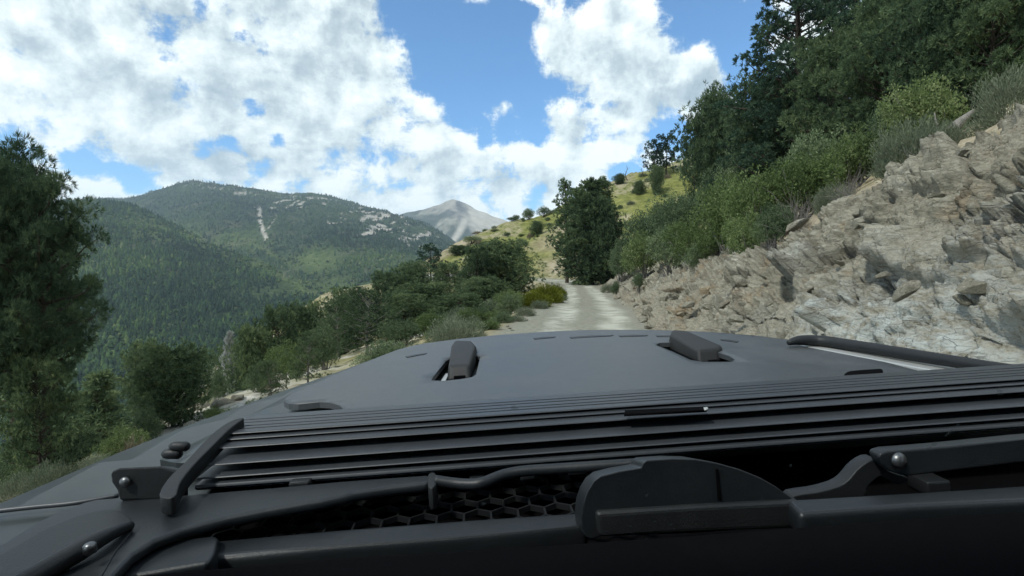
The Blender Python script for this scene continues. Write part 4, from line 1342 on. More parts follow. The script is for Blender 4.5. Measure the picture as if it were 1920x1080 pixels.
# --- conifers down the valley side
vr = np.random.default_rng(8)
cnt = 0
while cnt < 64:
    d = math.exp(vr.uniform(math.log(26), math.log(170))); px = vr.uniform(-120, 640)
    x = (px - 960) / 1000 * d
    z_ = T1(x, d); yb = 505 - (z_ - CAMZ) / d * 1000
    h = vr.uniform(5, 10)
    yt = yb - h / d * 1000
    lim = np.interp(px, [0, 200, 430, 650], [640, 640, 625, 575])
    if yt < lim or yb < lim + 20:
        continue
    plant(['slope_fir', 'slope_pine', 'slope_fir', 'pinyon'][cnt % 4], px, d, yt, h / d * 1000 * vr.uniform(.42, .62), "dark conifer standing in the wooded valley below the road", "conifers in the wooded valley below the road", sink=.3)
    cnt += 1


# ------------------------------------------------------------------ loose rocks
def gen_rock(seed):
    r = np.random.default_rng(seed)
    bm = bmesh.new()
    for _ in range(26):
        p = r.normal(size=3); p /= np.linalg.norm(p)
        bm.verts.new(p * np.array([.5, .42, .34]) * r.uniform(.72, 1.1))
    bmesh.ops.convex_hull(bm, input=bm.verts)
    bmesh.ops.bevel(bm, geom=list(bm.edges), offset=.018, segments=1, affect='EDGES')
    me = bpy.data.meshes.new("rock"); bm.to_mesh(me); bm.free()
    for a_ in ('block', 'crack', 'toe', 'up', 'along'):
        me.attributes.new(a_, 'FLOAT', 'POINT')
    me.materials.append(M_ROCK)
    return me


ROCKS = [gen_rock(70 + i) for i in range(7)]


def rock(px, d, wpx, label, group=None, zs=1.0, i=None, sink=.2):
    x = (px - 960) / 1000 * d; w = wpx / 1000 * d
    o = link('rock', ROCKS[(i if i is not None else random.randrange(7))])
    # seat it on whichever surface is on top there
    z = T1(x, d)
    o.location = (x, d, z + w * (.30 - sink) * zs)
    o.rotation_euler = (random.uniform(-.3, .3), random.uniform(-.3, .3), random.uniform(0, 6.28))
    o.scale = (w, w * random.uniform(.8, 1.1), w * zs * random.uniform(.75, 1.0))
    tag(o, label, 'rock', group)
    return o


rr_ = np.random.default_rng(12)
for k in range(34):
    s = rr_.uniform(9, 40)
    c = np.array([np.interp(s, RC[:, 1], RC[:, 0]), s])
    uu = HALF + rr_.uniform(-.35, .75)
    x, y = c[0] + uu, c[1]
    rock(960 + x / y * 1000, y, rr_.uniform(.12, .42) / y * 1000, "loose angular stone lying at the foot of the cut rock bank", "loose stones along the foot of the rock bank", i=k % 7)
for k in range(18):
    s = rr_.uniform(12, 26)
    c = np.array([np.interp(s, RC[:, 1], RC[:, 0]), s]); uu = -HALF - rr_.uniform(-.2, .9)
    x, y = c[0] + uu, c[1]
    rock(960 + x / y * 1000, y, rr_.uniform(.07, .2) / y * 1000, "small stone on the valley edge of the dirt road", "small stones on the valley edge of the road", i=k % 7)
for k in range(72):
    sy = math.exp(rr_.uniform(math.log(4.0), math.log(32))); wk = float(np.interp(sy, [0, 12, 20, 45], [2.3, 2.4, 2.8, 2.4]))
    c0 = np.interp(sy, RC[:, 1], RC[:, 0]); tq = rr_.uniform(.02, 1.02); uu = HALF + wk * tq
    x, y = c0 + uu, sy
    wv_ = rr_.uniform(.16, .50) * (1 if k % 3 else 1.5) * float(np.interp(sy, [3, 6, 12], [.40, .55, 1.0]))
    o = rock(960 + x / y * 1000, y, wv_ / y * 1000, "angular block bedded in the face of the cut rock bank", "angular blocks bedded in the rock bank", i=k % 7, zs=rr_.uniform(.55, .95))
    o.location.z += -.06 + rr_.uniform(-.04, .06); o.location.x -= .05
    o.rotation_euler = (rr_.uniform(-.5, .5), -.45 + rr_.uniform(-.4, .4), rr_.uniform(0, 6.28))
for px, d, w, lb in ((440, 12.4, 42, "cream stone at the upper end of the stony patch"), (470, 11.2, 30, "small cream stone in the middle of the stony patch"), (400, 11.4, 36, "square pale stone low on the stony patch"), (425, 10.6, 26, "little pale stone beside the square one"), (412, 12, 46, "pale flat rock on the near slope above the thick juniper"), (372, 13, 40, "pale pointed rock beside the bleached conifer"), (455, 10.6, 34, "pale rock in the stony patch by the fender"),
                     (233, 8.3, 60, "pale broken rock on the slope edge by the fender"), (268, 9.2, 44, "pale rock between the thick juniper and the fender"), (352, 10.4, 40, "whitish rock under the thick juniper"),
                     (548, 24, 30, "pale rock showing through on the valley rim"), (520, 16, 40, "buff rock between the rim bushes"), (505, 13.5, 46, "low buff rock upslope of the young pine")):
    rock(px, d, w, lb, zs=.8)
lg = link("fallen_log", mesh_from("fallen_log", *tube_mesh([(np.array([[-1.3, -.1, 0], [-.6, 0, .05], [.1, .06, .04], [.8, 0, .1], [1.3, -.06, .12]]), np.array([.05, .10, .11, .09, .04])), (np.array([[.1, .06, .08], [.3, .2, .35], [.4, .25, .5]]), np.array([.035, .02, .01]))], 8), smooth=True), B_GREY)
lx, ly = .80 * 10.5, 10.5
lg.location = (lx, ly, T1(lx, ly) + .1); lg.rotation_euler = (.15, -.55, .5)
tag(lg, "weathered grey fallen log on the slope above the rock ledge", "log")
# ------------------------------------------------------------------ the vehicle we look out of
# its axes seen from the camera: it points a little to the valley side and leans a little
Fc_cam = Vector((-.07, 1.0, .057)).normalized()
_far = Vector((.93, 1.0, .106))
Uc_cam = (_far.cross(Fc_cam)).normalized()
if Uc_cam.z < 0: Uc_cam = -Uc_cam
Rc_cam = Fc_cam.cross(Uc_cam).normalized()
camF = Vector((0, math.cos(PITCH), -math.sin(PITCH))); camU = Vector((0, math.sin(PITCH), math.cos(PITCH))); camR = Vector((1, 0, 0))


def cam2world(v):
    return camR * v.x + camF * v.y + camU * v.z


Rw, Fw, Uw = cam2world(Rc_cam), cam2world(Fc_cam), cam2world(Uc_cam)
CM = Matrix((Rw, Fw, Uw)).transposed()
OFF = Vector((.30, -1.2, -1.62))                 # base of the vehicle in axes centred on the camera
car = empty("off_road_vehicle")
car.matrix_world = Matrix.Translation(cam.location + CM @ OFF) @ CM.to_4x4()
tag(car, "dark grey off-road vehicle seen over its hood, ribbed black light bar below", "off-road vehicle")


def ray(px, py):
    c = Vector(((px - 960) / 1000, 1.0, (540 - py) / 1000))
    return Vector((c.dot(Rc_cam), c.dot(Fc_cam), c.dot(Uc_cam)))


def on(px, py, surf):
    """Point of the picture on a surface of the vehicle: surf(x, y) gives height, or ('y', v) / a number."""
    d = ray(px, py)
    if isinstance(surf, (int, float)):
        return d * (surf / d.z)
    if isinstance(surf, tuple):
        if surf[0] == 'y':
            return d * (surf[1] / d.y)
        _, z0, k = surf                          # ('s', z0, k): z = z0 + k*y
        return d * (z0 / (d.z - k * d.y))
    z = -.3
    for _ in range(12):
        p = d * (z / d.z)
        z = surf(p.x, p.y)
    return d * (z / d.z)


def smooth_path(pts, n=6, closed=False):
    P = [Vector(p) for p in pts]; out = []
    m = len(P)
    for i in range(m if closed else m - 1):
        p0 = P[(i - 1) % m] if closed or i else P[0]; p1 = P[i]; p2 = P[(i + 1) % m]
        p3 = P[(i + 2) % m] if closed or i + 2 < m else P[-1]
        for k in range(n):
            t = k / n
            out.append(.5 * ((2 * p1) + (p2 - p0) * t + (2 * p0 - 5 * p1 + 4 * p2 - p3) * t * t + (3 * p1 - p0 - 3 * p2 + p3) * t ** 3))
    if not closed:
        out.append(P[-1])
    return out


def car_obj(name, bm, mat, parent=None, smooth=True, bevel=0.0, seg=2, label=None, flat=None):
    bmesh.ops.recalc_face_normals(bm, faces=bm.faces)
    me = bpy.data.meshes.new(name)
    bm.to_mesh(me); bm.free()
    for p in me.polygons: p.use_smooth = smooth and not (flat is not None and abs(p.normal.dot(flat)) > .95)
    top = parent is None
    if top:
        me.transform(Matrix.Translation(-OFF))
    else:
        me.transform(Matrix.Translation(-OFF))
    o = link(name, me, mat, car if top else parent)
    if bevel > 0:
        b = o.modifiers.new("edge", 'BEVEL'); b.width = bevel; b.segments = seg; b.limit_method = 'ANGLE'; b.angle_limit = math.radians(35)
        if flat is None:
            w = o.modifiers.new("shade", 'WEIGHTED_NORMAL'); w.keep_sharp = False
    if label: o['label'] = label
    return o


def slab(name, px, surf, thick, mat, parent=None, bevel=.004, curve=0, down=None, seg=2, label=None):
    """Plate whose outline is traced on a surface of the vehicle, with real thickness."""
    pts = [on(x, y, surf) for x, y in px]
    if curve:
        pts = smooth_path(pts, curve, True)
    bm = bmesh.new()
    vs = [bm.verts.new(p) for p in pts]
    f = bm.faces.new(vs)
    dn = down or Vector((0, 0, -1))
    ext = bmesh.ops.extrude_face_region(bm, geom=[f])
    for v in ext['geom']:
        if isinstance(v, bmesh.types.BMVert):
            v.co += dn * thick
    bmesh.ops.triangulate(bm, faces=[g for g in bm.faces if len(g.verts) > 4])
    nf = f_n if (f_n := (pts[0] - pts[len(pts) // 3]).cross(pts[0] - pts[2 * len(pts) // 3])).length < 1e-9 else f_n.normalized()
    return car_obj(name, bm, mat, parent, bevel=bevel, seg=seg, label=label, flat=nf)


def sheet(name, px, surf, thick, mat, holes=(), step=.03, parent=None, bevel=0.0, label=None):
    """Curved sheet following surf(x, y), cut to an outline with holes."""
    outl = [on(x, y, surf) for x, y in px]
    loops = [[(p.x, p.y) for p in outl]] + [[(on(x, y, surf).x, on(x, y, surf).y) for x, y in h] for h in holes]
    co = []; edges = []
    for lp in loops:
        b = len(co); co += [Vector(p) for p in lp]; edges += [(b + i, b + (i + 1) % len(lp)) for i in range(len(lp))]
    xs = [p[0] for p in loops[0]]; ys = [p[1] for p in loops[0]]
    x = min(xs)
    while x < max(xs):
        y = min(ys)
        while y < max(ys):
            co.append(Vector((x + random.uniform(-.002, .002), y + random.uniform(-.002, .002)))); y += step
        x += step

    def inside(p, poly):
        c = False; j = len(poly) - 1
        for i in range(len(poly)):
            a, b = poly[i], poly[j]
            if (a[1] > p[1]) != (b[1] > p[1]) and p[0] < (b[0] - a[0]) * (p[1] - a[1]) / (b[1] - a[1]) + a[0]:
                c = not c
            j = i
        return c
    vo, _, fo, *_r = delaunay_2d_cdt(co, edges, [], 0, 1e-5)
    bm = bmesh.new()
    vs = [bm.verts.new((v.x, v.y, surf(v.x, v.y))) for v in vo]
    for f in fo:
        c = sum((vo[i] for i in f), Vector((0, 0))) / len(f)
        if inside(c, loops[0]) and not any(inside(c, h) for h in loops[1:]):
            bm.faces.new([vs[i] for i in f])
    bmesh.ops.delete(bm, geom=[v for v in bm.verts if not v.link_faces], context='VERTS')
    bmesh.ops.recalc_face_normals(bm, faces=bm.faces)
    if sum(f.normal.z for f in bm.faces) < 0:
        bmesh.ops.reverse_faces(bm, faces=bm.faces)
    ext = bmesh.ops.extrude_face_region(bm, geom=list(bm.faces))
    newv = [v for v in ext['geom'] if isinstance(v, bmesh.types.BMVert)]
    for v in newv: v.co.z += thick
    old = [f for f in bm.faces if all(abs(v.co.z - surf(v.co.x, v.co.y)) < 1e-6 for v in f.verts)]
    o = car_obj(name, bm, mat, parent, smooth=True, bevel=bevel, label=label)
    for p in o.data.polygons:
        p.use_smooth = abs(p.normal.z) > .6
    return o


def tube_obj(name, pts, rad, mat, parent=None, k=10, n=6, cap=True, label=None):
    pts = smooth_path(pts, n)
    m = len(pts)
    if not hasattr(rad, '__len__'): rad = [rad]
    rr = np.interp(np.linspace(0, 1, m), np.linspace(0, 1, len(rad)), rad)
    V, F = tube_mesh([(np.array([p[:] for p in pts]), rr)], k)
    bm = bmesh.new(); vs = [bm.verts.new(v) for v in V]
    for f in F: bm.faces.new([vs[i] for i in f])
    if cap:
        bm.faces.new(vs[:k]); bm.faces.new(vs[-k:])
    return car_obj(name, bm, mat, parent, label=label)


def lathe_obj(name, center, axis, prof, mat, parent=None, k=24):
    """prof: list of (distance along the axis, radius)."""
    a = Vector(axis).normalized(); s = a.orthogonal().normalized(); b = a.cross(s)
    bm = bmesh.new(); rings = []
    for h, r in prof:
        rings.append([bm.verts.new(Vector(center) + a * h + (s * math.cos(2 * math.pi * i / k) + b * math.sin(2 * math.pi * i / k)) * max(r, 1e-4)) for i in range(k)])
    for r0, r1 in zip(rings[:-1], rings[1:]):
        for i in range(k): bm.faces.new((r0[i], r0[(i + 1) % k], r1[(i + 1) % k], r1[i]))
    bm.faces.new(rings[0]); bm.faces.new(rings[-1])
    return car_obj(name, bm, mat, parent)


def box_bm(bm, lo, hi):
    bmesh.ops.create_cube(bm, size=1, matrix=Matrix.Translation((Vector(lo) + Vector(hi)) / 2) @ Matrix.Diagonal((*(Vector(hi) - Vector(lo)), 1)))


def car_mat(name, col, rough, spec=.5, dust=.25, dcol=(.16, .16, .145), grain=0.0, coat=0.0, metal=0.0):
    m, t, out = new_mat(name)
    tc_ = t.node('ShaderNodeTexCoord'); P = tc_.outputs['Object']
    n = t.noise(P, 5, 5, .65); n2 = t.noise(P, 60, 3, .6)
    mask = t.math('MULTIPLY', t.smooth(t.math('ADD', t.math('MULTIPLY', n, .75), t.math('MULTIPLY', n2, .25)), .38, .75), dust)
    c = t.mix(mask, col, dcol)
    sc = t.smooth(t.noise(P, 150, 2, .5), .70, .78)
    c = t.mix(t.math('MULTIPLY', sc, dust), c, dcol)
    rg = t.math('ADD', rough, t.math('MULTIPLY', t.math('SUBTRACT', n, .5), .25), clamp=True)
    nrm = None
    if grain:
        nrm = t.bump(t.noise(P, 420, 2, .5), grain, .0015)
    b = principled(t, out, c, rg, spec, nrm, metal)
    b.inputs['Coat Weight'].default_value = coat
    return m


C_PANEL = car_mat("hood_panel_matte", (.044, .049, .053), .44, .5, .5, (.10, .105, .104), .25)
C_PAINT = car_mat("dark_grey_paint", (.016, .020, .019), .40, .35, .28, (.06, .062, .055), .0, .1)
C_BLACK = car_mat("black_textured_plastic", (.011, .0125, .014), .50, .35, .22, (.045, .047, .045), .3)
C_ANOD = car_mat("black_anodised_metal", (.028, .032, .037), .44, .5, .18, (.08, .085, .087), .12)
C_RUB = car_mat("black_rubber", (.018, .018, .018), .62, .35, .25, (.07, .07, .065), .3)
C_TRIM = car_mat("cowl_plastic", (.010, .0125, .015), .44, .40, .28, (.034, .037, .037), .2)
C_GRID = car_mat("grille_plastic", (.008, .009, .010), .5, .35, .3, (.02, .02, .02))
C_DASH = car_mat("dashboard_black", (.003, .003, .0035), .9, .02, .06, (.02, .02, .02), .3)
C_GLINT = car_mat("pale_glint", (.42, .43, .42), .38, .5, .35, (.35, .34, .30), .0, 0, .3)  # pale colour that paints in reflections on small strips of the car
C_BOLT = car_mat("steel_bolt", (.14, .145, .15), .38, .5, .2, (.2, .2, .18), 0, 0, .9)


def panel_z(x, y):
    return -.279 - .030 * (x - .30) ** 2


HOLE_L = [(809, 723), (813, 716), (836, 686), (846, 680), (893, 675), (901, 677), (893, 712), (885, 717), (862, 721), (830, 724)]
HOLE_R = [(1231, 655), (1236, 651), (1262, 650), (1330, 664), (1368, 677), (1378, 684), (1372, 688), (1318, 688), (1295, 684), (1262, 668)]
panel = sheet("hood_panel", [(533, 763), (536, 757), (548, 748), (575, 736), (640, 706), (700, 681), (745, 663), (770, 656), (800, 650), (860, 642), (930, 635), (1000, 630), (1050, 627), (1100, 625.5), (1150, 625), (1200, 625), (1250, 626), (1300, 628), (1340, 630),
                             (1420, 637), (1480, 645), (1560, 661), (1640, 683), (1700, 700), (1760, 716), (1790, 730), (1500, 765), (1000, 800), (700, 815), (648, 782), (636, 771), (620, 766), (600, 765), (580, 767), (560, 769), (542, 768)],
              panel_z, .012, C_PANEL, [HOLE_L, HOLE_R], .035, None, 0, "matte grey raised hood panel with two cut-outs")


def hood_z(x, y):
    return panel_z(x, y) - .014


sheet("hood", [(300, 862), (430, 797), (542, 741), (640, 697), (700, 673), (745, 658), (800, 649), (860, 642.5), (930, 636.5), (1050, 629), (1150, 627), (1250, 628), (1340, 632), (1480, 648), (1600, 672), (1760, 716), (1900, 745), (1900, 775), (1000, 842), (480, 872), (330, 868)],
      hood_z, -.03, C_PAINT, (), .05, None, 0)


def fender_z(x, y):
    return -.335 - .9 * max(0, -.36 - .12 * (y - 1) * -1 - x) ** 2


sheet("fender", [(-160, 1015), (0, 944), (110, 897), (220, 850), (360, 795), (520, 737), (640, 695), (706, 671), (760, 657), (800, 660), (640, 720), (560, 760), (480, 800), (440, 850), (350, 990), (200, 1100), (-160, 1150)],
      lambda x, y: -.335, -.06, C_PAINT, (), .06, None, 0)

for hole, blk, fl in ((HOLE_L, [(838, 716), (884, 713), (897, 676), (889, 668), (852, 668), (846, 676)], 0), (HOLE_R, [(1310, 683), (1352, 680), (1362, 674), (1290, 650), (1256, 648), (1252, 656)], 1)):
    # rubber stop: a humped block standing in the cut-out
    base = [on(x, y, lambda a, b: panel_z(a, b) - .012) for x, y in blk]
    cy0 = min(p.y for p in base); cy1 = max(p.y for p in base)
    bm = bmesh.new()
    vb = [bm.verts.new(p) for p in base]; f = bm.faces.new(vb)
    ext = bmesh.ops.extrude_face_region(bm, geom=[f])
    cen = sum(base, Vector()) / len(base)
    for v in ext['geom']:
        if isinstance(v, bmesh.types.BMVert):
            q = (v.co.y - cy0) / (cy1 - cy0)
            v.co = cen + (v.co - cen) * .88 + Vector((0, 0, .034 + .018 * q))
    bmesh.ops.triangulate(bm, faces=[g for g in bm.faces if len(g.verts) > 4])
    st = car_obj("hood_stop", bm, C_RUB, bevel=.009, seg=3)
    nx, ny = (862, 709) if not fl else (1338, 679)
    bm = bmesh.new(); p = on(nx, ny, ('y', cy0 - .002)); box_bm(bm, p + Vector((-.014, -.004, -.006)), p + Vector((.014, .004, .006)))
    car_obj("stop_recess", bm, C_DASH, st, bevel=.002)
slab("cutout_glint", [(822, 721), (831, 721), (842, 700), (836, 700)], lambda x, y: panel_z(x, y) - .006, .004, C_GLINT, bevel=0)  # pale strip painted in for a paint reflection inside the cut-out
slab("slot_shade_plate", [(1583, 704), (1588, 698), (1600, 695), (1640, 692), (1653, 692), (1655, 697), (1648, 701), (1600, 705)], lambda x, y: panel_z(x, y) + .0145, .004, C_DASH, curve=3, bevel=0)  # black plate on the panel standing in for the slot's shaded inside
for x0, y0, x1, y1 in ((1000, 634, 1042, 631), (1068, 632, 1150, 628), (1160, 629, 1215, 628), (1230, 629, 1300, 630), (760, 668, 800, 662), (1350, 636, 1385, 640)):
    slab("hood_score", [(x0, y0), ((x0 + x1) / 2, (y0 + y1) / 2 - 1.0), (x1, y1), (x1 - 4, y1 + 1.6), ((x0 + x1) / 2, (y0 + y1) / 2 + 1.6), (x0 + 3, y0 + 2)], lambda x, y: panel_z(x, y) + .0135, .002, C_BLACK, bevel=0)
slab("edge_glint", [(1484, 641), (1520, 644), (1600, 656), (1700, 673), (1840, 699), (1800, 703), (1700, 685), (1600, 666), (1510, 649)], lambda x, y: panel_z(x, y) + .0135, .02, C_GLINT, bevel=.002)  # pale strip standing in for a reflection line along the hood edge
tube_obj("fender_flare", [on(1478, 643, -.262), on(1500, 638, -.258), on(1545, 640, -.262), on(1620, 651, -.262), on(1700, 664, -.262), on(1860, 689, -.262), on(2010, 712, -.262)], [.006, .013, .015, .014, .014, .012, .012], C_BLACK, k=12)

# ---- light bar: long finned body, profile run along its length
bar = None


def bar_profile():
    """(y, z) going from the top rear edge towards the camera: shelves with deep gaps, as an extruded heat sink."""
    Y = lambda r: .43 / (r + .2)
    P = [(.97, -.30), (.955, -.262), (.94, -.2535), (.925, -.2505)]

    def z_of(r): return -r * Y(r)
    # fine grooves on the top
    for r in (.2775, .2825, .2885, .2935):
        y = .2500 / r; z = -.2500
        P += [(y + .0026, z), (y + .0022, z - .007), (y - .0016, z - .007), (y - .0020, z)]
    # thin deep fins one below the other, each reaching a little further back than the last:
    # (height ratio at which a fin starts to show, ratio of its edge)
    zc = -.250
    for a, b in ((None, .3005), (.3075, .3112), (.3170, .3262), (.3435, .3565), (.3750, .3805), (.3990, .4008)):
        if a is not None:
            zc = -a * ye
            P += [(.895, zc)]
        ye = -zc / b
        P += [(ye + .002, zc), (ye, zc - .001), (ye, zc - .0022), (.895, zc - .0022)]
    P += [(.895, -.296), (ye - .002, -.2965), (ye - .004, -.3005), (.80, -.316), (.97, -.31)]
    return P


xl = on(452, 783, ('s', -.43, .2)).x
bm = bmesh.new()
prof = bar_profile()
secs = []
for x in (xl, .0, .5, 1.0, 1.42):
    secs.append([bm.verts.new((x, y, z)) for y, z in prof])
for s0, s1 in zip(secs[:-1], secs[1:]):
    for i in range(len(prof)):
        j = (i + 1) % len(prof)
        bm.faces.new((s0[i], s0[j], s1[j], s1[i]))
bm.faces.new(secs[0]); bm.faces.new(secs[-1])
bar = car_obj("light_bar", bm, C_ANOD, smooth=False, bevel=.0012, seg=1, label="long black light bar with ribbed cooling fins")
SL = ('s', -.43 + .021, .2)
slab("end_cap", [(458, 783), (440, 786), (418, 797), (392, 818), (366, 845), (345, 868), (322, 889), (307, 908), (299, 924), (303, 932), (320, 934), (331, 926), (336, 908), (349, 888), (372, 862), (402, 832), (428, 806), (446, 792)], SL, .022, C_BLACK, bar, bevel=.003, curve=2, label="curved black end plate of the light bar")
slab("mount_bracket", [(207, 890), (211, 882), (224, 877), (300, 874), (330, 882), (330, 934), (300, 936), (224, 938), (219, 920), (209, 905)], ('y', .73), .03, C_BLACK, bar, bevel=.003, down=Vector((0, 1, -.42)), label="black mounting bracket at the bar's end")
p = on(236, 903, ('y', .728)); lathe_obj("bracket_bolt", p, (0, -1, 0), [(0, .007), (.003, .007), (.005, .004), (.006, .002)], C_BOLT, bar)
for (qx, qy, r) in ((352, 836, .0075), (338, 850, .008)):
    p = on(qx, qy, ('y', .85)); lathe_obj("clamp_knob", p - Vector((.01, 0, 0)), (-1, 0, .1), [(-.012, r * .6), (-.008, r), (.008, r), (.014, r * .8), (.018, r * .3)], C_BLACK, bar)
p0 = on(1172, 774, ('s', -.43 + .012, .2)); p1 = on(1322, 765, ('s', -.43 + .012, .2))
slab("recess_shade_strip", [(1172, 769), (1322, 762), (1325, 768), (1170, 776)], -.2485, .004, C_DASH, bar, bevel=0)  # black strip on the bar, painted in for shade in a thin recess
slab("bar_glint", [(1319, 764), (1326, 763), (1328, 766), (1321, 767)], -.247, .003, C_GLINT, bar, bevel=0)  # pale fleck painted in for a small reflection on the bar
for (x0, w) in ((360, 40), (930, 44), (1560, 44)):
    slab("foot_mount", [(x0 + 180, 905), (x0 + 180 + w, 902), (x0 + 180 + w, 930), (x0 + 180, 932)], ('y', .74), .04, C_BLACK, bar, bevel=.003, down=Vector((0, 1, 0)))

# ---- cowl at the foot of the windshield
def zy(z, k): return ('s', z, k)


tray = slab("cowl_tray", [(-150, 985), (300, 880), (900, 790), (1500, 745), (2150, 730), (2150, 1180), (1000, 1250), (-150, 1300)], -.395, .02, C_DASH, bevel=0)
cowl = slab("cowl_panel", [(-120, 1062), (0, 1019), (60, 982), (110, 958), (150, 944), (190, 934), (240, 930), (340, 927), (500, 914), (640, 901), (720, 895), (806, 889), (812, 900), (800, 906), (720, 915), (660, 925), (640, 931), (600, 939), (500, 956), (420, 972), (340, 993), (290, 1012), (250, 1038), (215, 1075), (180, 1120), (-120, 1180)],
            ('s', -.302, .0), .014, C_TRIM, bevel=.006, seg=4, label="long grey cowl panel curving under the light bar")
slab("cowl_dark_plate", [(-120, 1085), (0, 1040), (70, 1000), (120, 977), (165, 962), (210, 955), (238, 966), (250, 985), (240, 1005), (216, 1035), (190, 1080), (150, 1130), (-120, 1180)], -.3005, .006, C_BLACK, cowl, bevel=.003, curve=3)  # black plate laid flat on the cowl panel, no hollow cut
slab("cowl_clip", [(803, 888), (816, 886), (820, 900), (812, 914), (803, 912)], -.298, .03, C_BLACK, cowl, bevel=.003, curve=2)
tube_obj("washer_hose", [on(816, 901, -.299), on(850, 906, -.303), on(880, 908, -.304), (on(905, 905, -.302)), on(945, 890, -.299), on(985, 883, -.297), on(1060, 878, -.296), on(1215, 868, -.292)], .0075, C_TRIM, cowl, label="bent grey washer tube along the grille top")
tube_obj("brace_rod", [on(-40, 962, -.325), on(60, 951, -.325), on(140, 943, -.325), on(222, 929, -.325)], .0036, C_ANOD, cowl)
for (a0, a1) in (((668, 886), (735, 912)), ((880, 884), (908, 900)), ((975, 872), (1003, 890)), ((1065, 868), (1100, 880))):
    slab("cowl_tab", [(a0[0], a0[1] + 2), (a1[0], a0[1]), (a1[0], a1[1] - 3), (a0[0], a1[1])], -.316, .01, C_TRIM, cowl, bevel=.002)
# honeycomb air grille
bm = bmesh.new()
hx = .021; zt = -.345
A0 = on(560, 985, zt); A1 = on(1130, 880, zt)
j = 0; y = .665
while y < .88:
    i = 0; x = -.36
    while x < .21:
        cx_ = x + (hx * .87 if j % 2 else 0)
        for e in range(3):
            a_ = math.radians(30 + 60 * e); b_ = math.radians(90 + 60 * e)
            q0 = Vector((cx_ + hx * .57 * 1.75 * .5 * 2 * .5 * math.cos(a_) * 1.0, y + hx * math.sin(a_) * .62, zt)); q1 = Vector((cx_ + hx * 1.0 * math.cos(b_) * .5 * 1.0, y + hx * math.sin(b_) * .62, zt))
            c0 = Vector((cx_ + hx * math.cos(a_), y + hx * math.sin(a_), zt)); c1 = Vector((cx_ + hx * math.cos(b_), y + hx * math.sin(b_), zt))
            dv = (c1 - c0); s_ = Vector((-dv.y, dv.x, 0)).normalized() * .0013
            v8 = [bm.verts.new(c + s + Vector((0, 0, h))) for c in (c0, c1) for s in (s_, -s_) for h in (0, -.008)]
            for q in ((0, 2, 6, 4), (0, 4, 5, 1), (2, 3, 7, 6)):
                bm.faces.new([v8[k] for k in q])
        x += hx * 1.732; i += 1
    y += hx * 1.5; j += 1
car_obj("cowl_grille", bm, C_GRID, smooth=False, label="black honeycomb air grille in the cowl recess")
# lower ledge
slab("cowl_ledge", [(380, 1012), (640, 989), (860, 973), (1098, 957), (1103, 985), (860, 1008), (640, 1024), (400, 1046), (372, 1050)], ('s', -.330, .0), .03, C_TRIM, bevel=.009, seg=4)
slab("cowl_ledge", [(1470, 935), (1700, 922), (1920, 908), (2060, 900), (2060, 930), (1920, 939), (1700, 949), (1520, 962), (1500, 964)], ('s', -.300, .0), .03, C_TRIM, bevel=.007, seg=4)
slab("wiper_cover", [(208, 1085), (222, 1060), (246, 1036), (275, 1021), (310, 1012), (405, 1002), (411, 1008), (404, 1036), (390, 1055), (320, 1066), (240, 1080)], ('s', -.318, .0), .035, C_TRIM, bevel=.012, seg=4, label="smooth grey wiper shaft cover")
wa = tube_obj("wiper_arm", [on(30, 1100, -.29), on(90, 1066, -.29), on(150, 1032, -.288), on(195, 1006, -.288), on(245, 985, -.296)], [.010, .011, .011, .009, .005], C_BLACK, k=10, label="black wiper arm at the driver's corner")
p = on(168, 1022, -.276); lathe_obj("arm_nut", p, (0, 0, 1), [(-.008, .006), (0, .006), (.002, .004), (.003, .001)], C_BOLT, wa)
# domed cover and the arm on the far side
mc = [(1090, 972), (1093, 945), (1101, 922), (1112, 904), (1128, 892), (1160, 884), (1202, 877), (1206, 868), (1214, 863), (1260, 860), (1305, 861), (1345, 868), (1385, 879), (1425, 895), (1455, 912), (1483, 932), (1507, 955), (1512, 985), (1300, 1000), (1125, 1006), (1112, 1011), (1098, 1007), (1092, 992)]
cov_ = slab("wiper_motor_cover", mc, ('y', .585), .045, C_TRIM, bevel=.010, seg=4, down=Vector((0, 1, -.30)), label="big rounded black cover over the wiper motor")
slab("cover_groove", [(1342, 880), (1347, 880), (1353, 938), (1347, 938)], ('y', .5835), .006, C_DASH, cov_, bevel=0, down=Vector((0, 1, 0)))
slab("cover_lip", [(1118, 962), (1300, 950), (1500, 940), (1516, 962), (1510, 992), (1300, 1000), (1122, 1006)], ('y', .578), .03, C_BLACK, cov_, bevel=.005, seg=3, down=Vector((0, 1, 0)))
wr = slab("wiper_arm", [(1648, 858), (1652, 850), (1666, 846), (1697, 844), (1780, 837), (1920, 823), (2080, 810), (2080, 856), (1920, 867), (1780, 884), (1710, 893), (1692, 892), (1668, 884), (1654, 872)], ('y', .60), .018, C_TRIM, bevel=.004, seg=3, down=Vector((0, 1, 0)), label="flat grey wiper arm with a round pivot bolt")
p = on(1684, 863, ('y', .598)); lathe_obj("pivot_bolt", p, (0, -1, .1), [(0, .0095), (.002, .0095), (.006, .006), (.0075, .001)], C_BOLT, wr)
slab("arm_hook", [(1645, 862), (1625, 868), (1607, 882), (1592, 900), (1572, 913), (1530, 924), (1490, 930), (1490, 945), (1612, 936), (1625, 915), (1640, 900), (1652, 893), (1664, 897), (1676, 906), (1690, 909), (1702, 903), (1704, 896), (1680, 889), (1660, 880)], ('y', .615), .02, C_BLACK, wr, bevel=.003, curve=2, down=Vector((0, 1, 0)))

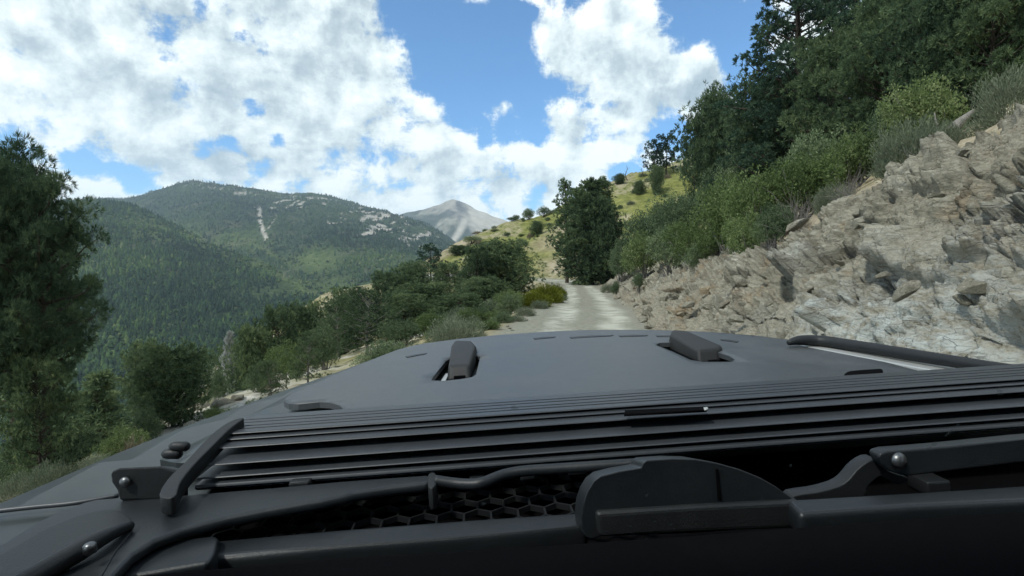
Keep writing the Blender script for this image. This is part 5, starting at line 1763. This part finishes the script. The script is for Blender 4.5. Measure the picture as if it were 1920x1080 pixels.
# ---- dashboard, cabin, windshield
slab("dashboard", [(-160, 1112), (215, 1077), (640, 1042), (1100, 1013), (1500, 984), (1700, 968), (2100, 945), (2300, 1700), (960, 1900), (-400, 1700)], -.285, .03, C_DASH, bevel=.008, seg=3)
bm = bmesh.new(); box_bm(bm, (-.62, -.6, -.75), (1.22, .50, -.32)); car_obj("dash_body", bm, C_DASH, bevel=.02)
bm = bmesh.new()
box_bm(bm, (-.66, -1.9, .44), (1.26, .10, .48))
box_bm(bm, (-.70, -1.9, -.95), (-.665, -.10, -.10)); box_bm(bm, (1.265, -1.9, -.95), (1.30, -.10, -.10)); box_bm(bm, (-.66, -1.95, -.95), (1.26, -1.905, .43))
for sx in (-.68, 1.24):
    for (y0, z0, y1, z1) in ((.52, -.31, .10, .44),):
        b8 = [bm.verts.new((sx + dx, yy + dy, zz)) for (yy, zz) in ((y0, z0), (y1, z1)) for dx in (0, .06) for dy in (0, .07)]
        for q in ((0, 1, 3, 2), (4, 6, 7, 5), (0, 2, 6, 4), (1, 5, 7, 3), (0, 4, 5, 1), (2, 3, 7, 6)):
            bm.faces.new([b8[k] for k in q])
car_obj("cabin", bm, C_PAINT, smooth=False)
bm = bmesh.new()
pr = [(-.62, .505, -.30), (1.235, .505, -.30), (1.235, .118, .43), (-.62, .118, .43)]
bm.faces.new([bm.verts.new(v) for v in pr])
gm, gt_, go_ = new_mat("windshield_glass")
tb = gt_.node('ShaderNodeBsdfTransparent'); tb.inputs[0].default_value = (.925, .955, .945, 1)
gt_.l.new(tb.outputs[0], go_.inputs['Surface'])
car_obj("windshield", bm, gm, smooth=False)
# dried specks and a smear on the outside of the glass
bm = bmesh.new()
gr_ = np.random.default_rng(77)


def glass_pt(px, py):
    d = ray(px, py)
    return d * (.346 / (d.y + .53 * d.z)) * 1.003


def speck(px, py, r, sx=1.0, an=0.0):
    k = 9; vs = []
    for i in range(k):
        t_ = 2 * math.pi * i / k; q = r * gr_.uniform(.55, 1.2)
        dx, dy = q * sx * math.cos(t_), q * math.sin(t_)
        vs.append(bm.verts.new(glass_pt(px + dx * math.cos(an) - dy * math.sin(an), py + dx * math.sin(an) + dy * math.cos(an))))
    bm.faces.new(vs)


for px, py, r, sx, an in ((1752, 832, 6, 1.2, -.6), (1740, 842, 4, 2.2, -.7), (1778, 812, 4, 3.0, -.75), (1796, 798, 4, 1.5, -.6), (964, 764, 5, 1.6, .3), (1874, 736, 7, 1.2, .8), (906, 944, 4, 1.0, 0), (762, 860, 2, 1, 0), (1213, 928, 4, 1, 0),
                          (1482, 873, 3, 1, 0), (1428, 936, 2.5, 1, 0), (1640, 984, 3, 1.3, 0), (1302, 1021, 4, 1.6, -.2), (1340, 1014, 2.5, 1, 0), (1180, 1022, 3, 1.5, 0), (1462, 1008, 3, 1.6, .4), (1540, 996, 3, 2.4, -.1), (1575, 993, 2.5, 1.5, 0), (1418, 1016, 2.5, 1, 0)):
    speck(px, py, r, sx, an)
for k in range(60):
    speck(gr_.uniform(1000, 1700), 1000 + gr_.normal(6, 16) - .03 * gr_.uniform(0, 500), gr_.uniform(.8, 1.9), gr_.uniform(1, 2))
sm, st_, so = new_mat("glass_grime")
ta = st_.node('ShaderNodeBsdfTransparent'); tb2 = st_.node('ShaderNodeBsdfDiffuse'); tb2.inputs[0].default_value = (.45, .47, .45, 1)
mx = st_.node('ShaderNodeMixShader'); mx.inputs[0].default_value = .28
st_.l.new(ta.outputs[0], mx.inputs[1]); st_.l.new(tb2.outputs[0], mx.inputs[2]); st_.l.new(mx.outputs[0], so.inputs['Surface'])
gro = car_obj("glass_grime", bm, sm, smooth=False, label="dried specks and an insect smear on the windshield")
gro['kind'] = 'stuff'
# front end and running gear, below the line of sight
bm = bmesh.new(); box_bm(bm, (-.34, .95, -.95), (.94, 1.70, -.34)); car_obj("engine_bay", bm, C_PAINT, smooth=False, bevel=.02)
bm = bmesh.new(); box_bm(bm, (-.30, 1.70, -.95), (.90, 1.76, -.42))
for i in range(7):
    box_bm(bm, (-.02 + i * .10 - .02, 1.755, -.85), (-.02 + i * .10 + .02, 1.775, -.52))
car_obj("grille", bm, C_BLACK, smooth=False, bevel=.006)
bm = bmesh.new(); box_bm(bm, (-.42, 1.80, -1.10), (1.02, 1.95, -.92)); car_obj("bumper", bm, C_BLACK, smooth=False, bevel=.02)
for sx in (-.62, 1.22):
    for yy in (1.30, -1.25):
        c = Vector((sx, yy, -1.30)); ax = (1 if sx > 0 else -1, 0, 0)
        w = lathe_obj("wheel", c, ax, [(-.12, .24), (-.13, .34), (-.11, .385), (-.05, .40), (.05, .40), (.11, .385), (.13, .34), (.12, .24)], C_RUB, None, 36)
        lathe_obj("rim", c, ax, [(.05, .235), (.112, .235), (.112, .21), (.08, .19), (.085, .07), (.10, .05), (.105, .01)], C_BLACK, w, 28)


# ------------------------------------------------------------------ air
bm = bmesh.new(); box_bm(bm, (-9000, -400, -260), (4500, 7600, 860))
me = bpy.data.meshes.new("haze"); bm.to_mesh(me); bm.free()
hm, ht, ho = new_mat("haze_air")
pv = ht.node('ShaderNodeVolumePrincipled')
pv.inputs['Color'].default_value = (.72, .86, 1.0, 1)
pv.inputs['Density'].default_value = 1.05e-4
pv.inputs['Anisotropy'].default_value = .2
ht.l.new(pv.outputs[0], ho.inputs['Volume'])
tag(link("haze", me, hm), label="thin bluish mountain haze filling the valley", cat="haze", kind='stuff')
